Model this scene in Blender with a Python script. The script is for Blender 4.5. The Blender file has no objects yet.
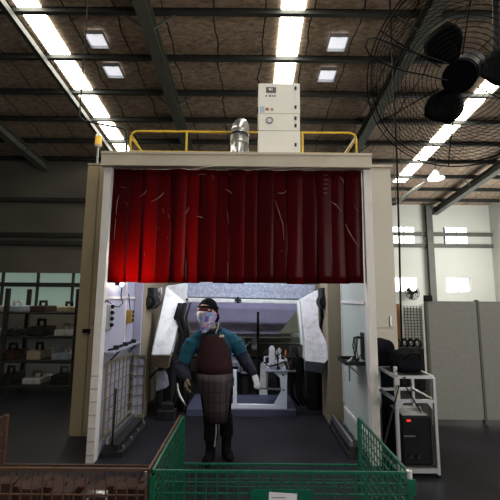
import bpy, bmesh, math, random
from mathutils import Vector, Matrix, Quaternion
random.seed(7)
C = bpy.context.scene.collection
R = math.radians
F = 361.0; PITCH = R(7.6); ROLL = R(0.5); EYE = 1.62

def at(px, py, D):
    """pixel of the 500 px photograph + distance into the hall -> point in metres"""
    u = (px-250)/F; v = (250-py)/F
    u, v = u*math.cos(ROLL)-v*math.sin(ROLL), u*math.sin(ROLL)+v*math.cos(ROLL)
    dy = math.cos(PITCH)-v*math.sin(PITCH); dz = math.sin(PITCH)+v*math.cos(PITCH)
    t = D/dy
    return Vector((u*t, D, EYE+dz*t))

# ------------------------------------------------------------------ materials
def mat(name, col, rough=0.6, metal=0.0, var=0.0, vscale=6.0, bump=0.0, bscale=60.0, emit=None, estr=0.0, dirt=None, dscale=3.0, damt=0.4, spec=0.5):
    m = bpy.data.materials.new(name); m.use_nodes = True
    nt = m.node_tree; N = nt.nodes; L = nt.links
    b = N['Principled BSDF']
    b.inputs['Roughness'].default_value = rough; b.inputs['Metallic'].default_value = metal
    b.inputs['Specular IOR Level'].default_value = spec
    c4 = (col[0], col[1], col[2], 1)
    b.inputs['Base Color'].default_value = c4
    tc = N.new('ShaderNodeTexCoord')
    out = None
    if var > 0:
        n = N.new('ShaderNodeTexNoise'); n.inputs['Scale'].default_value = vscale; n.inputs['Detail'].default_value = 6
        L.new(tc.outputs['Object'], n.inputs['Vector'])
        r = N.new('ShaderNodeValToRGB'); r.color_ramp.elements[0].position = .3; r.color_ramp.elements[1].position = .7
        r.color_ramp.elements[0].color = tuple(max(0, x*(1-var)) for x in col)+(1,)
        r.color_ramp.elements[1].color = tuple(min(1, x*(1+var)) for x in col)+(1,)
        L.new(n.outputs['Fac'], r.inputs['Fac']); out = r.outputs['Color']
    if dirt:
        n2 = N.new('ShaderNodeTexNoise'); n2.inputs['Scale'].default_value = dscale; n2.inputs['Detail'].default_value = 8; n2.inputs['Roughness'].default_value = .7
        L.new(tc.outputs['Object'], n2.inputs['Vector'])
        r2 = N.new('ShaderNodeValToRGB'); r2.color_ramp.elements[0].position = .48; r2.color_ramp.elements[1].position = .66
        r2.color_ramp.elements[0].color = (0, 0, 0, 1); r2.color_ramp.elements[1].color = (damt, damt, damt, 1)
        L.new(n2.outputs['Fac'], r2.inputs['Fac'])
        mx = N.new('ShaderNodeMixRGB'); mx.inputs['Color1'].default_value = c4; mx.inputs['Color2'].default_value = tuple(dirt)+(1,)
        L.new(r2.outputs['Color'], mx.inputs['Fac'])
        if out: L.new(out, mx.inputs['Color1'])
        out = mx.outputs['Color']
    if out: L.new(out, b.inputs['Base Color'])
    if bump > 0:
        n3 = N.new('ShaderNodeTexNoise'); n3.inputs['Scale'].default_value = bscale; n3.inputs['Detail'].default_value = 4
        L.new(tc.outputs['Object'], n3.inputs['Vector'])
        bp = N.new('ShaderNodeBump'); bp.inputs['Strength'].default_value = bump; bp.inputs['Distance'].default_value = .01
        L.new(n3.outputs['Fac'], bp.inputs['Height']); L.new(bp.outputs['Normal'], b.inputs['Normal'])
    if emit:
        b.inputs['Emission Color'].default_value = tuple(emit)+(1,); b.inputs['Emission Strength'].default_value = estr
    return m

M = {}
M['floor'] = mat('epoxy_floor', (.014, .0135, .018), .5, var=.35, vscale=1.5, dirt=(.026, .024, .026), dscale=1.1, damt=.5, spec=.15, bump=.15, bscale=12)
M['beige'] = mat('beige_paint', (.60, .53, .43), .5, var=.05, vscale=1.2, dirt=(.36, .28, .18), dscale=1.4, damt=.25, spec=.3)
M['cabtan'] = mat('tan_left_cabinet', (.44, .35, .22), .5, var=.05, vscale=1.0, spec=.3)  # darker tan than the right-hand cabinet
M['cabgrey'] = mat('cream_right_cabinet', (.60, .55, .47), .5, var=.04, vscale=1.0, spec=.3)
M['meshtan'] = mat('brown_tan_wire', (.19, .155, .10), .7, spec=.2)
M['tan'] = mat('tan_paint', (.30, .25, .17), .6, var=.1, vscale=2, spec=.3)
M['postwhite'] = mat('off_white_post_paint', (.74, .71, .68), .5, var=.03, vscale=3, dirt=(.45, .34, .25), dscale=5, damt=.25)
M['lilac'] = mat('pale_inner_wall', (.40, .40, .50), .5, var=.04, vscale=2, dirt=(.45, .42, .4), dscale=2.5, damt=.3)
M['palegreen'] = mat('pale_green_wall', (.52, .58, .52), .5, var=.05, vscale=2, dirt=(.32, .30, .24), dscale=2.0, damt=.35)
M['robotwhite'] = mat('white_frame_paint', (.68, .70, .68), .45, var=.06, vscale=5, dirt=(.30, .28, .26), dscale=9, damt=.45)
M['spatter'] = mat('weld_spattered_steel', (.27, .30, .36), .5, var=.25, vscale=25, dirt=(.5, .54, .62), dscale=30, damt=.6, metal=.2)
M['greywhite'] = mat('dusty_grey_arm', (.50, .49, .49), .6, var=.1, vscale=10, dirt=(.22, .21, .2), dscale=14, damt=.5)
M['lilacpanel'] = mat('lilac_grey_panel', (.19, .18, .27), .7, var=.1, vscale=4)
M['olive'] = mat('olive_panel', (.24, .26, .17), .6, var=.1, vscale=4)
M['guardwire'] = mat('dark_guard_wire', (.012, .011, .009), .7, spec=.1)
M['black'] = mat('black_plastic', (.008, .008, .009), .6, spec=.15, var=.3, vscale=9)
M['blackcloth'] = mat('black_cloth', (.007, .0075, .011), .95, spec=.1, var=.4, vscale=12, bump=.5, bscale=25)
M['darksteel'] = mat('dark_steel', (.02, .02, .021), .6, metal=.1, spec=.2, var=.4, vscale=12, dirt=(.06, .055, .05), dscale=20, damt=.5)
M['steel'] = mat('galvanised_steel', (.55, .55, .56), .3, metal=.9, var=.12, vscale=14)
M['fixmetal'] = mat('bright_clamp_metal', (.78, .80, .84), .3, metal=.35, var=.08, vscale=20)
M['fixwhite'] = mat('bluish_white_frame_paint', (.74, .79, .86), .4, var=.03, vscale=6)
M['alu'] = mat('aluminium_profile', (.62, .63, .65), .35, metal=.7, var=.05, vscale=8)
M['purlin'] = mat('purlin_steel', (.032, .034, .031), .6, var=.2, vscale=3)
M['rafter'] = mat('rafter_steel', (.095, .10, .085), .6, var=.15, vscale=2)
M['yellow'] = mat('yellow_rail_paint', (.72, .48, .03), .45, var=.1, vscale=8)
M['box'] = mat('white_control_box', (.92, .90, .84), .4, var=.02, vscale=2)
M['latch'] = mat('dark_latch', (.02, .03, .06), .3)
M['green'] = mat('green_wire_paint', (.004, .105, .060), .4, var=.25, vscale=40, dirt=(.01, .03, .02), dscale=60, damt=.4)
M['rust'] = mat('rusty_wire', (.10, .048, .028), .7, var=.4, vscale=30, dirt=(.05, .03, .02), dscale=30, damt=.6)
M['rustpart'] = mat('rusty_steel_part', (.040, .014, .009), .8, var=.5, vscale=12)
M['paper'] = mat('paper', (.75, .74, .80), .8, var=.03, vscale=20)
M['ink'] = mat('ink', (.1, .1, .13), .8)
M['blue'] = mat('blue_cylinder_paint', (.01, .05, .16), .4, var=.1)
M['steelbluebase'] = mat('blue_grey_plinth', (.055, .06, .10), .5, var=.2, vscale=6)
M['teal'] = mat('teal_work_jacket', (.005, .070, .115), .95, var=.15, vscale=8, bump=.6, bscale=14)
M['navy'] = mat('navy_oversleeve', (.007, .008, .022), .95, var=.2, vscale=10, bump=.7, bscale=20)
M['apron'] = mat('maroon_leather_apron', (.030, .009, .012), .8, spec=.25, var=.25, vscale=6, bump=.4, bscale=18)
M['trouser'] = mat('black_trousers', (.005, .005, .006), .95, spec=.1, var=.2, bump=.4, bscale=20)
M['skin'] = mat('skin', (.58, .36, .26), .5, var=.04)
M['gloveW'] = mat('white_cotton_glove', (.52, .52, .60), .85, var=.1, vscale=20, bump=.3, bscale=50)
M['gloveT'] = mat('worn_tan_glove', (.16, .11, .07), .85, var=.3, vscale=20, bump=.3, bscale=50)
M['lens'] = mat('dark_red_lens', (.10, .02, .015), .12)
M['orangebrown'] = mat('orange_brown_paint', (.30, .13, .05), .6, var=.15)
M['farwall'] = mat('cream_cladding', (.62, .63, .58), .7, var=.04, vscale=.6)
M['leftwall'] = mat('shade_dark_cladding', (.16, .145, .12), .8, var=.15, vscale=.5)  # dark tone stands for the unlit stretch of far wall
M['guardpanel'] = mat('grey_guard_panel', (.24, .235, .215), .6, var=.08, vscale=20)
M['amber'] = mat('amber_lens', (.75, .45, .04), .3, emit=(1, .65, .1), estr=.35)
M['redled'] = mat('red_display', (.4, .01, .01), .4, emit=(1, .05, .03), estr=.7)
M['bulb'] = mat('bulb_glow', (1, 1, 1), .4, emit=(1, .97, .92), estr=60)
M['lampglow'] = mat('lamp_diffuser', (.8, .8, .84), .5, emit=(.86, .87, .93), estr=.85)
M['farglow'] = mat('bright_lamp_face', (1, 1, 1), .5, emit=(1, 1, 1), estr=9)
M['skylight'] = mat('translucent_roof_sheet', (.9, .9, .85), .6, emit=(1, .96, .82), estr=15)
M['window'] = mat('daylit_window', (.9, .95, .9), .5, emit=(.96, 1, .97), estr=3.2)
M['windowdim'] = mat('dim_green_window', (.3, .4, .35), .3, emit=(.45, .62, .52), estr=.28)
M['reflector'] = mat('lamp_reflector', (.5, .5, .5), .35, metal=.3)
M['labelgrey'] = mat('grey_nameplate', (.12, .12, .14), .5)
M['labelred'] = mat('red_print', (.5, .06, .05), .5)
M['labelblue'] = mat('pale_blue_sticker', (.45, .62, .72), .5)
M['labelgreen'] = mat('green_print', (.18, .32, .16), .5)
M['stripe'] = mat('reflective_piping', (.35, .48, .40), .5)
M['patch'] = mat('cream_patch', (.65, .6, .45), .6)
M['brownyellow'] = mat('dirty_yellow_plastic', (.26, .17, .03), .5, var=.5, vscale=40)
M['latticeshade'] = mat('lattice_shade_tone', (.50, .42, .36), .6)  # lattice shade on the post, given as a colour
M['scuff_glint'] = mat('pale_scuff_glint', (.42, .25, .20), .5)
M['copper'] = mat('orange_fitting', (.45, .12, .05), .4)

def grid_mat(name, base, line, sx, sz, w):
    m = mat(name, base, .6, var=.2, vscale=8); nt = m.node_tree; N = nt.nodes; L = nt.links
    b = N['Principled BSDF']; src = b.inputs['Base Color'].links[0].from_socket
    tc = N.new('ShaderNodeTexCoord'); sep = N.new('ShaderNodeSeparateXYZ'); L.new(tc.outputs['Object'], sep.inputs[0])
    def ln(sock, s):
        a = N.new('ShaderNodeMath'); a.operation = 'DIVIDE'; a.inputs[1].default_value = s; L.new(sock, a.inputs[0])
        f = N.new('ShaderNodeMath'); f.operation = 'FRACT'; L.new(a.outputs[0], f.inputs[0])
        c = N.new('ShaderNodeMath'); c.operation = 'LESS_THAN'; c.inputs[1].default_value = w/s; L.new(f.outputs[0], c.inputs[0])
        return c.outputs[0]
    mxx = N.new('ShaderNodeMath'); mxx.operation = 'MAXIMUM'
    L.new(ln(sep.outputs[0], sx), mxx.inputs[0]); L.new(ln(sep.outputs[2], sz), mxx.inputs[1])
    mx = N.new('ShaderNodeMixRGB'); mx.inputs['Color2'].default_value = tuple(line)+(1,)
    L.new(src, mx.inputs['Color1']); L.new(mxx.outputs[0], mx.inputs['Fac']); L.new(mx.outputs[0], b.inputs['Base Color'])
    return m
M['apronskirt'] = grid_mat('gridded_apron_skirt', (.042, .024, .030), (.008, .006, .008), .058, .098, .011)  # dark grid lines drawn over the skirt colour

def roof_mat():
    m = mat('roof_insulation', (.16, .125, .10), .9); nt = m.node_tree; N = nt.nodes; L = nt.links
    b = N['Principled BSDF']; tc = N.new('ShaderNodeTexCoord')
    n = N.new('ShaderNodeTexNoise'); n.inputs['Scale'].default_value = 5; n.inputs['Detail'].default_value = 8; n.inputs['Roughness'].default_value = .75
    mp = N.new('ShaderNodeMapping'); mp.inputs['Scale'].default_value = (1, 2.2, 1)
    L.new(tc.outputs['Object'], mp.inputs[0]); L.new(mp.outputs[0], n.inputs['Vector'])
    r = N.new('ShaderNodeValToRGB'); r.color_ramp.elements[0].position = .34; r.color_ramp.elements[1].position = .68
    r.color_ramp.elements[0].color = (.12, .085, .06, 1); r.color_ramp.elements[1].color = (.56, .42, .305, 1)
    L.new(n.outputs['Fac'], r.inputs['Fac'])
    sep = N.new('ShaderNodeSeparateXYZ'); L.new(tc.outputs['Object'], sep.inputs[0])
    def mth(op, a, bb=None):
        q = N.new('ShaderNodeMath'); q.operation = op
        for i, z in enumerate((a, bb)):
            if z is None: continue
            if isinstance(z, (int, float)): q.inputs[i].default_value = z
            else: L.new(z, q.inputs[i])
        return q.outputs[0]
    x, y = sep.outputs[0], sep.outputs[1]
    d1 = mth('LESS_THAN', mth('FRACT', mth('DIVIDE', mth('ADD', x, mth('MULTIPLY', y, .6)), .22)), .14)
    d2 = mth('LESS_THAN', mth('FRACT', mth('DIVIDE', mth('SUBTRACT', x, mth('MULTIPLY', y, .6)), .22)), .14)
    mesh = mth('MULTIPLY', mth('MAXIMUM', d1, d2), .28)
    n2 = N.new('ShaderNodeTexNoise'); n2.inputs['Scale'].default_value = .9; L.new(tc.outputs['Object'], n2.inputs['Vector'])
    wob = mth('MULTIPLY', mth('SUBTRACT', n2.outputs['Fac'], .5), .35)
    seam = mth('LESS_THAN', mth('FRACT', mth('DIVIDE', mth('ADD', mth('ADD', x, 1.47), wob), 1.22)), .03)
    mx = N.new('ShaderNodeMixRGB'); mx.inputs['Color2'].default_value = (.30, .26, .22, 1)
    L.new(r.outputs[0], mx.inputs['Color1']); L.new(mesh, mx.inputs['Fac'])
    mx2 = N.new('ShaderNodeMixRGB'); mx2.inputs['Color2'].default_value = (.02, .018, .016, 1)
    L.new(mx.outputs[0], mx2.inputs['Color1']); L.new(seam, mx2.inputs['Fac'])
    L.new(mx2.outputs[0], b.inputs['Base Color'])
    return m
M['roof'] = roof_mat()

def pvc_mat():
    m = bpy.data.materials.new('red_pvc'); m.use_nodes = True; nt = m.node_tree; N = nt.nodes; L = nt.links
    N.remove(N['Principled BSDF']); out = N['Material Output']
    tr = N.new('ShaderNodeBsdfTranslucent'); tr.inputs[0].default_value = (.62, .026, .010, 1)
    pr = N.new('ShaderNodeBsdfPrincipled'); pr.inputs['Base Color'].default_value = (.036, .0015, .003, 1); pr.inputs['Roughness'].default_value = .3
    pr.inputs['Specular IOR Level'].default_value = .06
    tp = N.new('ShaderNodeBsdfTransparent'); tp.inputs[0].default_value = (.75, .03, .02, 1)
    tc = N.new('ShaderNodeTexCoord'); n = N.new('ShaderNodeTexNoise'); n.inputs['Scale'].default_value = 9
    mp = N.new('ShaderNodeMapping'); mp.inputs['Scale'].default_value = (1, 1, .2)
    L.new(tc.outputs['Object'], mp.inputs[0]); L.new(mp.outputs[0], n.inputs['Vector'])
    bp = N.new('ShaderNodeBump'); bp.inputs['Strength'].default_value = .35; bp.inputs['Distance'].default_value = .02
    L.new(n.outputs['Fac'], bp.inputs['Height']); L.new(bp.outputs[0], pr.inputs['Normal'])
    a = N.new('ShaderNodeMixShader'); a.inputs[0].default_value = .16; L.new(pr.outputs[0], a.inputs[1]); L.new(tr.outputs[0], a.inputs[2])
    c = N.new('ShaderNodeMixShader'); c.inputs[0].default_value = .04; L.new(a.outputs[0], c.inputs[1]); L.new(tp.outputs[0], c.inputs[2])
    oi = N.new('ShaderNodeObjectInfo'); hs = N.new('ShaderNodeHueSaturation'); hs.inputs['Color'].default_value = (.75, .045, .012, 1)
    mr = N.new('ShaderNodeMapRange'); mr.inputs[3].default_value = .6; mr.inputs[4].default_value = 1.2; L.new(oi.outputs['Random'], mr.inputs[0]); L.new(mr.outputs[0], hs.inputs['Value']); L.new(hs.outputs[0], tr.inputs[0])
    L.new(c.outputs[0], out.inputs[0]); return m
M['pvc'] = pvc_mat()

def scarf_mat():
    m = mat('patterned_scarf', (.6, .6, .7), .8); nt = m.node_tree; N = nt.nodes; L = nt.links
    b = N['Principled BSDF']; tc = N.new('ShaderNodeTexCoord')
    v = N.new('ShaderNodeTexVoronoi'); v.inputs['Scale'].default_value = 30; L.new(tc.outputs['Object'], v.inputs['Vector'])
    s = N.new('ShaderNodeSeparateColor'); L.new(v.outputs['Color'], s.inputs[0])
    r = N.new('ShaderNodeValToRGB'); r.color_ramp.interpolation = 'CONSTANT'; e = r.color_ramp.elements
    e[0].position = 0; e[0].color = (.55, .52, .66, 1); e[1].position = .28; e[1].color = (.16, .12, .48, 1)
    for p, c in ((.45, (.42, .34, .70)), (.6, (.18, .36, .62)), (.72, (.62, .60, .52)), (.86, (.42, .38, .10)), (.94, (.5, .22, .35))):
        q = e.new(p); q.color = c+(1,)
    L.new(s.outputs[0], r.inputs[0]); L.new(r.outputs[0], b.inputs['Base Color']); return m
M['scarf'] = scarf_mat()

# ------------------------------------------------------------------ mesh builder
class MB:
    def __init__(s): s.b = bmesh.new()
    def box(s, x0, x1, y0, y1, z0, z1, M4=None):
        vs = [s.b.verts.new((x, y, z)) for z in (z0, z1) for y in (y0, y1) for x in (x0, x1)]
        for f in ((0, 2, 3, 1), (4, 5, 7, 6), (0, 1, 5, 4), (2, 6, 7, 3), (0, 4, 6, 2), (1, 3, 7, 5)):
            s.b.faces.new([vs[i] for i in f])
        if M4:
            for v in vs: v.co = M4 @ v.co
        return s
    def bar(s, p0, p1, w, h=None, up=(0, 0, 1)):
        """rectangular bar of width w, height h between two points"""
        h = h or w; p0 = Vector(p0); p1 = Vector(p1); d = (p1-p0).normalized(); up = Vector(up)
        if abs(d.dot(up)) > .98: up = Vector((0, 1, 0))
        a = d.cross(up).normalized()*w/2; c = a.normalized().cross(d).normalized()*h/2
        r = []
        for p in (p0, p1): r.append([s.b.verts.new(p+i*a+j*c) for i, j in ((-1, -1), (1, -1), (1, 1), (-1, 1))])
        for i in range(4): s.b.faces.new((r[0][i], r[0][(i+1) % 4], r[1][(i+1) % 4], r[1][i]))
        s.b.faces.new(r[0][::-1]); s.b.faces.new(r[1]); return s
    def tube(s, pts, r, n=8, closed=False, cap=True):
        pts = [Vector(p) for p in pts]; rings = []; prev = None
        rr = r if isinstance(r, (list, tuple)) else [r]*len(pts)
        N = len(pts)
        for i, p in enumerate(pts):
            if closed: d = pts[(i+1) % N]-pts[i-1]
            else: d = pts[min(i+1, N-1)]-pts[max(i-1, 0)]
            d.normalize()
            if prev is None:
                u = Vector((0, 0, 1)) if abs(d.z) < .9 else Vector((1, 0, 0))
                a = d.cross(u).normalized()
            else: a = (prev-d*prev.dot(d)).normalized()
            prev = a; c = d.cross(a)
            rings.append([s.b.verts.new(p+(a*math.cos(t)+c*math.sin(t))*rr[i]) for t in [2*math.pi*k/n for k in range(n)]])
        for i in range(N if closed else N-1):
            A, B = rings[i], rings[(i+1) % N]
            for k in range(n): s.b.faces.new((A[k], A[(k+1) % n], B[(k+1) % n], B[k]))
        if cap and not closed:
            s.b.faces.new(rings[0][::-1]); s.b.faces.new(rings[-1])
        return s
    def loft(s, secs, n=20, cap=True):
        """secs: (centre, rx vec, ry vec)"""
        rings = []
        for c, a, b in secs:
            c, a, b = Vector(c), Vector(a), Vector(b)
            rings.append([s.b.verts.new(c+a*math.cos(t)+b*math.sin(t)) for t in [2*math.pi*k/n for k in range(n)]])
        for A, B in zip(rings, rings[1:]):
            for k in range(n): s.b.faces.new((A[k], A[(k+1) % n], B[(k+1) % n], B[k]))
        if cap: s.b.faces.new(rings[0][::-1]); s.b.faces.new(rings[-1])
        return s
    def prism(s, pts, ext):
        ext = Vector(ext); a = [s.b.verts.new(Vector(p)) for p in pts]; b = [s.b.verts.new(Vector(p)+ext) for p in pts]; n = len(a)
        s.b.faces.new(a[::-1]); s.b.faces.new(b)
        for i in range(n): s.b.faces.new((a[i], a[(i+1) % n], b[(i+1) % n], b[i]))
        return s
    def sphere(s, c, r, seg=16, scale=(1, 1, 1), M4=None):
        m = Matrix.Translation(c) @ (M4 or Matrix()) @ Matrix.Diagonal((r*scale[0], r*scale[1], r*scale[2], 1))
        bmesh.ops.create_uvsphere(s.b, u_segments=seg, v_segments=max(6, seg*3//4), radius=1, matrix=m); return s
    def cyl(s, p0, p1, r, n=16, r2=None): return s.tube([p0, p1], [r, r2 if r2 is not None else r], n)
    def build(s, name, m, parent=None, bevel=0, smooth=False, solid=0, seg=2):
        me = bpy.data.meshes.new(name); bmesh.ops.recalc_face_normals(s.b, faces=s.b.faces)
        off = Vector((0, 0, 0)); p = parent
        while p: off += p.location; p = p.parent
        loc = Vector((0, 0, 0))
        if parent is None:
            zs = [v.co for v in s.b.verts]
            loc = Vector(((min(v.x for v in zs)+max(v.x for v in zs))/2, (min(v.y for v in zs)+max(v.y for v in zs))/2, min(v.z for v in zs)))
        for v in s.b.verts: v.co -= off+loc
        s.b.to_mesh(me); s.b.free(); me.materials.append(m)
        if smooth:
            for f in me.polygons: f.use_smooth = True
        o = bpy.data.objects.new(name, me); C.objects.link(o); o.location = loc
        if parent: o.parent = parent
        if bevel:
            b = o.modifiers.new('bevel', 'BEVEL'); b.width = bevel; b.segments = seg; b.limit_method = 'ANGLE'
        if solid:
            b = o.modifiers.new('solid', 'SOLIDIFY'); b.thickness = solid; b.offset = 0
        return o

def tag(o, label, cat, group=None, kind=None):
    o['label'] = label; o['category'] = cat
    if group: o['group'] = group
    if kind: o['kind'] = kind
    return o
def thing(name, loc, label, cat, group=None):
    o = bpy.data.objects.new(name, None); C.objects.link(o); o.location = loc; o.empty_display_size = .1
    return tag(o, label, cat, group)
def struct(o): o['kind'] = 'structure'; return o
def kids(o): return [c for c in C.objects if c.parent == o]
def copy_tree(o, parent=None):
    c = o.copy(); C.objects.link(c)
    if parent: c.parent = parent
    for ch in kids(o): copy_tree(ch, c)
    return c

# ------------------------------------------------------------------ hall shell
SL = .114; H0 = 9.52
def rz(y): return H0-SL*y
YB, YF = 20.7, -4.0
XL, XR = -13.0, 14.0
struct(MB().box(XL, XR, YF, YB+.3, -.2, 0).build('floor', M['floor']))
b = MB(); b.prism([(XL, YF, rz(YF)), (XR, YF, rz(YF)), (XR, YB+.3, rz(YB+.3)), (XL, YB+.3, rz(YB+.3))], (0, 0, .12))
struct(b.build('ceiling', M['roof']))
# far wall with window openings
wins = [(at(393, 226, YB), at(415, 244, YB)), (at(393, 277, YB), at(417, 292, YB)), (at(446, 226, YB), at(468, 244, YB)), (at(446, 277, YB), at(470, 292, YB))]
xs = sorted({-6.2, XR}|{round(w[0].x, 2) for w in wins}|{round(w[1].x, 2) for w in wins})
hz = [(round(wins[0][1].z, 2), round(wins[0][0].z, 2)), (round(wins[1][1].z, 2), round(wins[1][0].z, 2))]
b = MB(); top = rz(YB)
for x0, x1 in zip(xs, xs[1:]):
    mid = (x0+x1)/2; isw = any(w[0].x < mid < w[1].x for w in wins)
    if not isw: b.box(x0, x1, YB, YB+.2, 0, top)
    else:
        b.box(x0, x1, YB, YB+.2, 0, hz[1][0]); b.box(x0, x1, YB, YB+.2, hz[1][1], hz[0][0]); b.box(x0, x1, YB, YB+.2, hz[0][1], top)
struct(b.build('wall_back', M['farwall']))
k = 4
for w in wins:
    hh = hz[0] if w[0].z > 4 else hz[1]
    o = MB().box(w[0].x, w[1].x, YB+.08, YB+.12, hh[0], hh[1]).build('window_%d' % k, M['window']); struct(o)
    fr = MB(); mx = (w[0].x+w[1].x)/2
    fr.box(mx-.03, mx+.03, YB+.03, YB+.08, hh[0], hh[1]); fr.box(w[0].x, w[1].x, YB+.03, YB+.08, hh[0], hh[0]+.05); fr.box(w[0].x, w[1].x, YB+.03, YB+.08, hh[1]-.05, hh[1])
    fr.build('window_frame', M['alu'], o); k += 1
struct(MB().box(XR, XR+.2, YF, YB+.3, 0, rz(YF)+.1).build('wall_right', M['farwall']))
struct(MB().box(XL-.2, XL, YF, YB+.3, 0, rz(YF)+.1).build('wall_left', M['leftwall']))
# added partition for the unlit far wall, shade in its colour, dim window band
YP = 15.5
wb0, wb1 = at(60, 308, YP).z, at(60, 273, YP).z
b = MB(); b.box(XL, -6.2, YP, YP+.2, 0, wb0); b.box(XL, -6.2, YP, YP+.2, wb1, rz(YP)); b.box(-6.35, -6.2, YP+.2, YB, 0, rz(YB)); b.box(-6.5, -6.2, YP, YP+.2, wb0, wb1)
struct(b.build('wall_added_dark', M['leftwall']))
struct(MB().box(XL, -6.5, YP+.08, YP+.12, wb0, wb1).build('window_8', M['windowdim']))
b = MB()
for yy in (235, 243, 200, 285): 
    z = at(70, yy, YP-.1).z; b.box(XL, -6.2, YP-.14, YP, z-.09, z+.09)
for x in (-12, -10.6, -9.1, -7.6): b.box(x, x+.08, YP-.05, YP+.06, wb0, wb1)
struct(b.build('trim_1', M['purlin']))
b = MB()
for yy in (234, 245.5):
    z = at(415, yy, YB-.12).z; b.box(-6.2, XR, YB-.16, YB, z-.10, z+.10)
struct(b.build('trim_2', M['rafter']))
b = MB(); px = at(430, 250, YB-.2).x
for x in (px, px-6.6, px-13.2+.4): 
    b.box(x-.17, x+.17, YB-.36, YB-.33, 0, top-.1); b.box(x-.02, x+.02, YB-.33, YB-.19, 0, top-.1); b.box(x-.17, x+.17, YB-.19, YB-.16, 0, top-.1)
struct(b.build('trim_3', M['rafter']))
# roof purlins
py0 = [7.96+1.476*i for i in range(-5, 9)]
n = 4
for i, y in enumerate(py0):
    if y > YB-.3: break
    b = MB(); z = rz(y)
    b.box(XL, XR, y-.03, y+.03, z-.16, z-.0); b.box(XL, XR, y-.09, y+.03, z-.18, z-.158); b.box(XL, XR, y-.03, y+.09, z-.03, z-.005)
    struct(b.build('trim_%d' % n, M['purlin'])); n += 1
# rafters with knee braces
for x, y0 in ((-2.5, YF), (4.15, YF), (-9.15, YF), (10.8, YF)):
    b = MB()
    def sl(x0, x1, z0, z1):
        b.prism([(x0, YF, rz(YF)+z0), (x1, YF, rz(YF)+z0), (x1, YF, rz(YF)+z1), (x0, YF, rz(YF)+z1)], (0, YB-YF, -SL*(YB-YF)))
    sl(x-.15, x+.15, -.62, -.595); sl(x-.012, x+.012, -.595, -.28); sl(x-.15, x+.15, -.285, -.262)
    for j, y in enumerate(py0):
        if j % 2 == 1 and y < YB-1:
            for sg in (-1, 1): b.bar((x+sg*.06, y, rz(y)-.58), (x+sg*.62, y, rz(y)-.17), .05)
    struct(b.build('trim_%d' % n, M['rafter'])); n += 1
b = MB(); x = -5.77
b.prism([(x-.06, YF, rz(YF)-.42), (x+.06, YF, rz(YF)-.42), (x+.06, YF, rz(YF)-.27), (x-.06, YF, rz(YF)-.27)], (0, YB-YF-.1, -SL*(YB-YF-.1)))
struct(b.build('trim_%d' % n, M['purlin'])); n += 1
# roof light strips
for k, (x0, x1, y1) in enumerate(((-5.70, -5.14, 17.5), (.71, 1.28, 17.5), (7.2, 7.77, 17.6))):
    b = MB(); ys = YF
    b.prism([(x0, ys, rz(ys)-.03), (x1, ys, rz(ys)-.03), (x1, y1, rz(y1)-.03), (x0, y1, rz(y1)-.03)], (0, 0, .025))
    struct(b.build('window_%d' % (k+1), M['skylight']))

# ------------------------------------------------------------------ high bay lamps
def lamp(px, py, label):
    # find roof point
    for i in range(400):
        D = 5+i*.03; p = at(px, py, D)
        if p.z >= rz(D)-.16: break
    t = thing('high_bay_lamp', p, label, 'ceiling lamp', 'square high bay lamps under the roof')
    s = .245; h = .10; bm = MB()
    def q(a, b2, z): return p+Vector((a, b2, z-SL*b2))
    T = .16
    # flared hood: four thick sloped sides
    o4 = [(-s, -s), (s, -s), (s, s), (-s, s)]
    for i in range(4):
        a, c = o4[i], o4[(i+1) % 4]
        bm.b.faces.new([bm.b.verts.new(q(a[0], a[1], 0)), bm.b.verts.new(q(c[0], c[1], 0)), bm.b.verts.new(q(c[0]*.95, c[1]*.95, h)), bm.b.verts.new(q(a[0]*.95, a[1]*.95, h))])
    o = bm.build('hood', M['alu'], t, solid=.012)
    bm = MB(); a = s*.93
    bm.prism([q(-a, -a, h-.03), q(a, -a, h-.03), q(a, a, h-.03), q(-a, a, h-.03)], (0, 0, .03)); bm.build('diffuser', M['lampglow'], t)
    bm = MB(); 
    for i in range(4):
        a, c = o4[i], o4[(i+1) % 4]; bm.bar(q(a[0], a[1], 0), q(c[0], c[1], 0), .025)
    bm.build('rim', M['alu'], t)
    MB().tube([q(-.15, -.12, .085), q(-.02, -.14, .07), q(.1, -.10, .075), q(.16, -.02, .09)], .006, 6).build('lamp_wire', M['reflector'], t)
    return t
lamp(97, 41, 'square white roof lamp at upper left, nearer of the left pair')
lamp(113.5, 72, 'square white roof lamp at left, farther of the left pair')
lamp(337.5, 44, 'square white roof lamp right of the central light strip, nearer of the right pair')
lamp(327, 76, 'square white roof lamp just above right of the white control box')
p = at(436, 179, 14)
t = thing('round_high_bay_lamp', p, 'round white glaring lamp hanging far off at the right above the far wall', 'ceiling lamp')
MB().cyl(p+Vector((0, 0, .0)), p+Vector((0, 0, .03)), .30, 20).build('lamp_face', M['farglow'], t)
MB().tube([p+Vector((0, 0, .03)), p+Vector((0, 0, .2)), p+Vector((0, 0, .35))], [.33, .2, .08], 20).build('lamp_shade', M['alu'], t)
MB().cyl(p+Vector((0, 0, .35)), Vector((p.x, p.y, rz(14)-.02)), .015, 6).build('rod', M['darksteel'], t)

# ------------------------------------------------------------------ booth
YD = 3.78
booth = thing('welding_booth', (-.155, YD, 0), 'large beige steel robot welding booth with open front and red strip curtain', 'welding booth')
MB().box(-1.595, -1.515, YD, YD+.10, 0, 3.019).build('front_post', M['postwhite'], booth, bevel=.004)
MB().box(1.225, 1.31, YD, YD+.10, 0, 3.019).build('front_post', M['postwhite'], booth, bevel=.004)
h = MB(); h.box(-1.612, 1.303, YD-.06, YD+.14, 3.02, 3.165); h.build('header_beam', M['beige'], booth, bevel=.006)
MB().box(-1.612, 1.303, YD-.07, YD-.0605, 3.150, 3.178).build('header_lip', M['beige'], booth)
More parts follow.
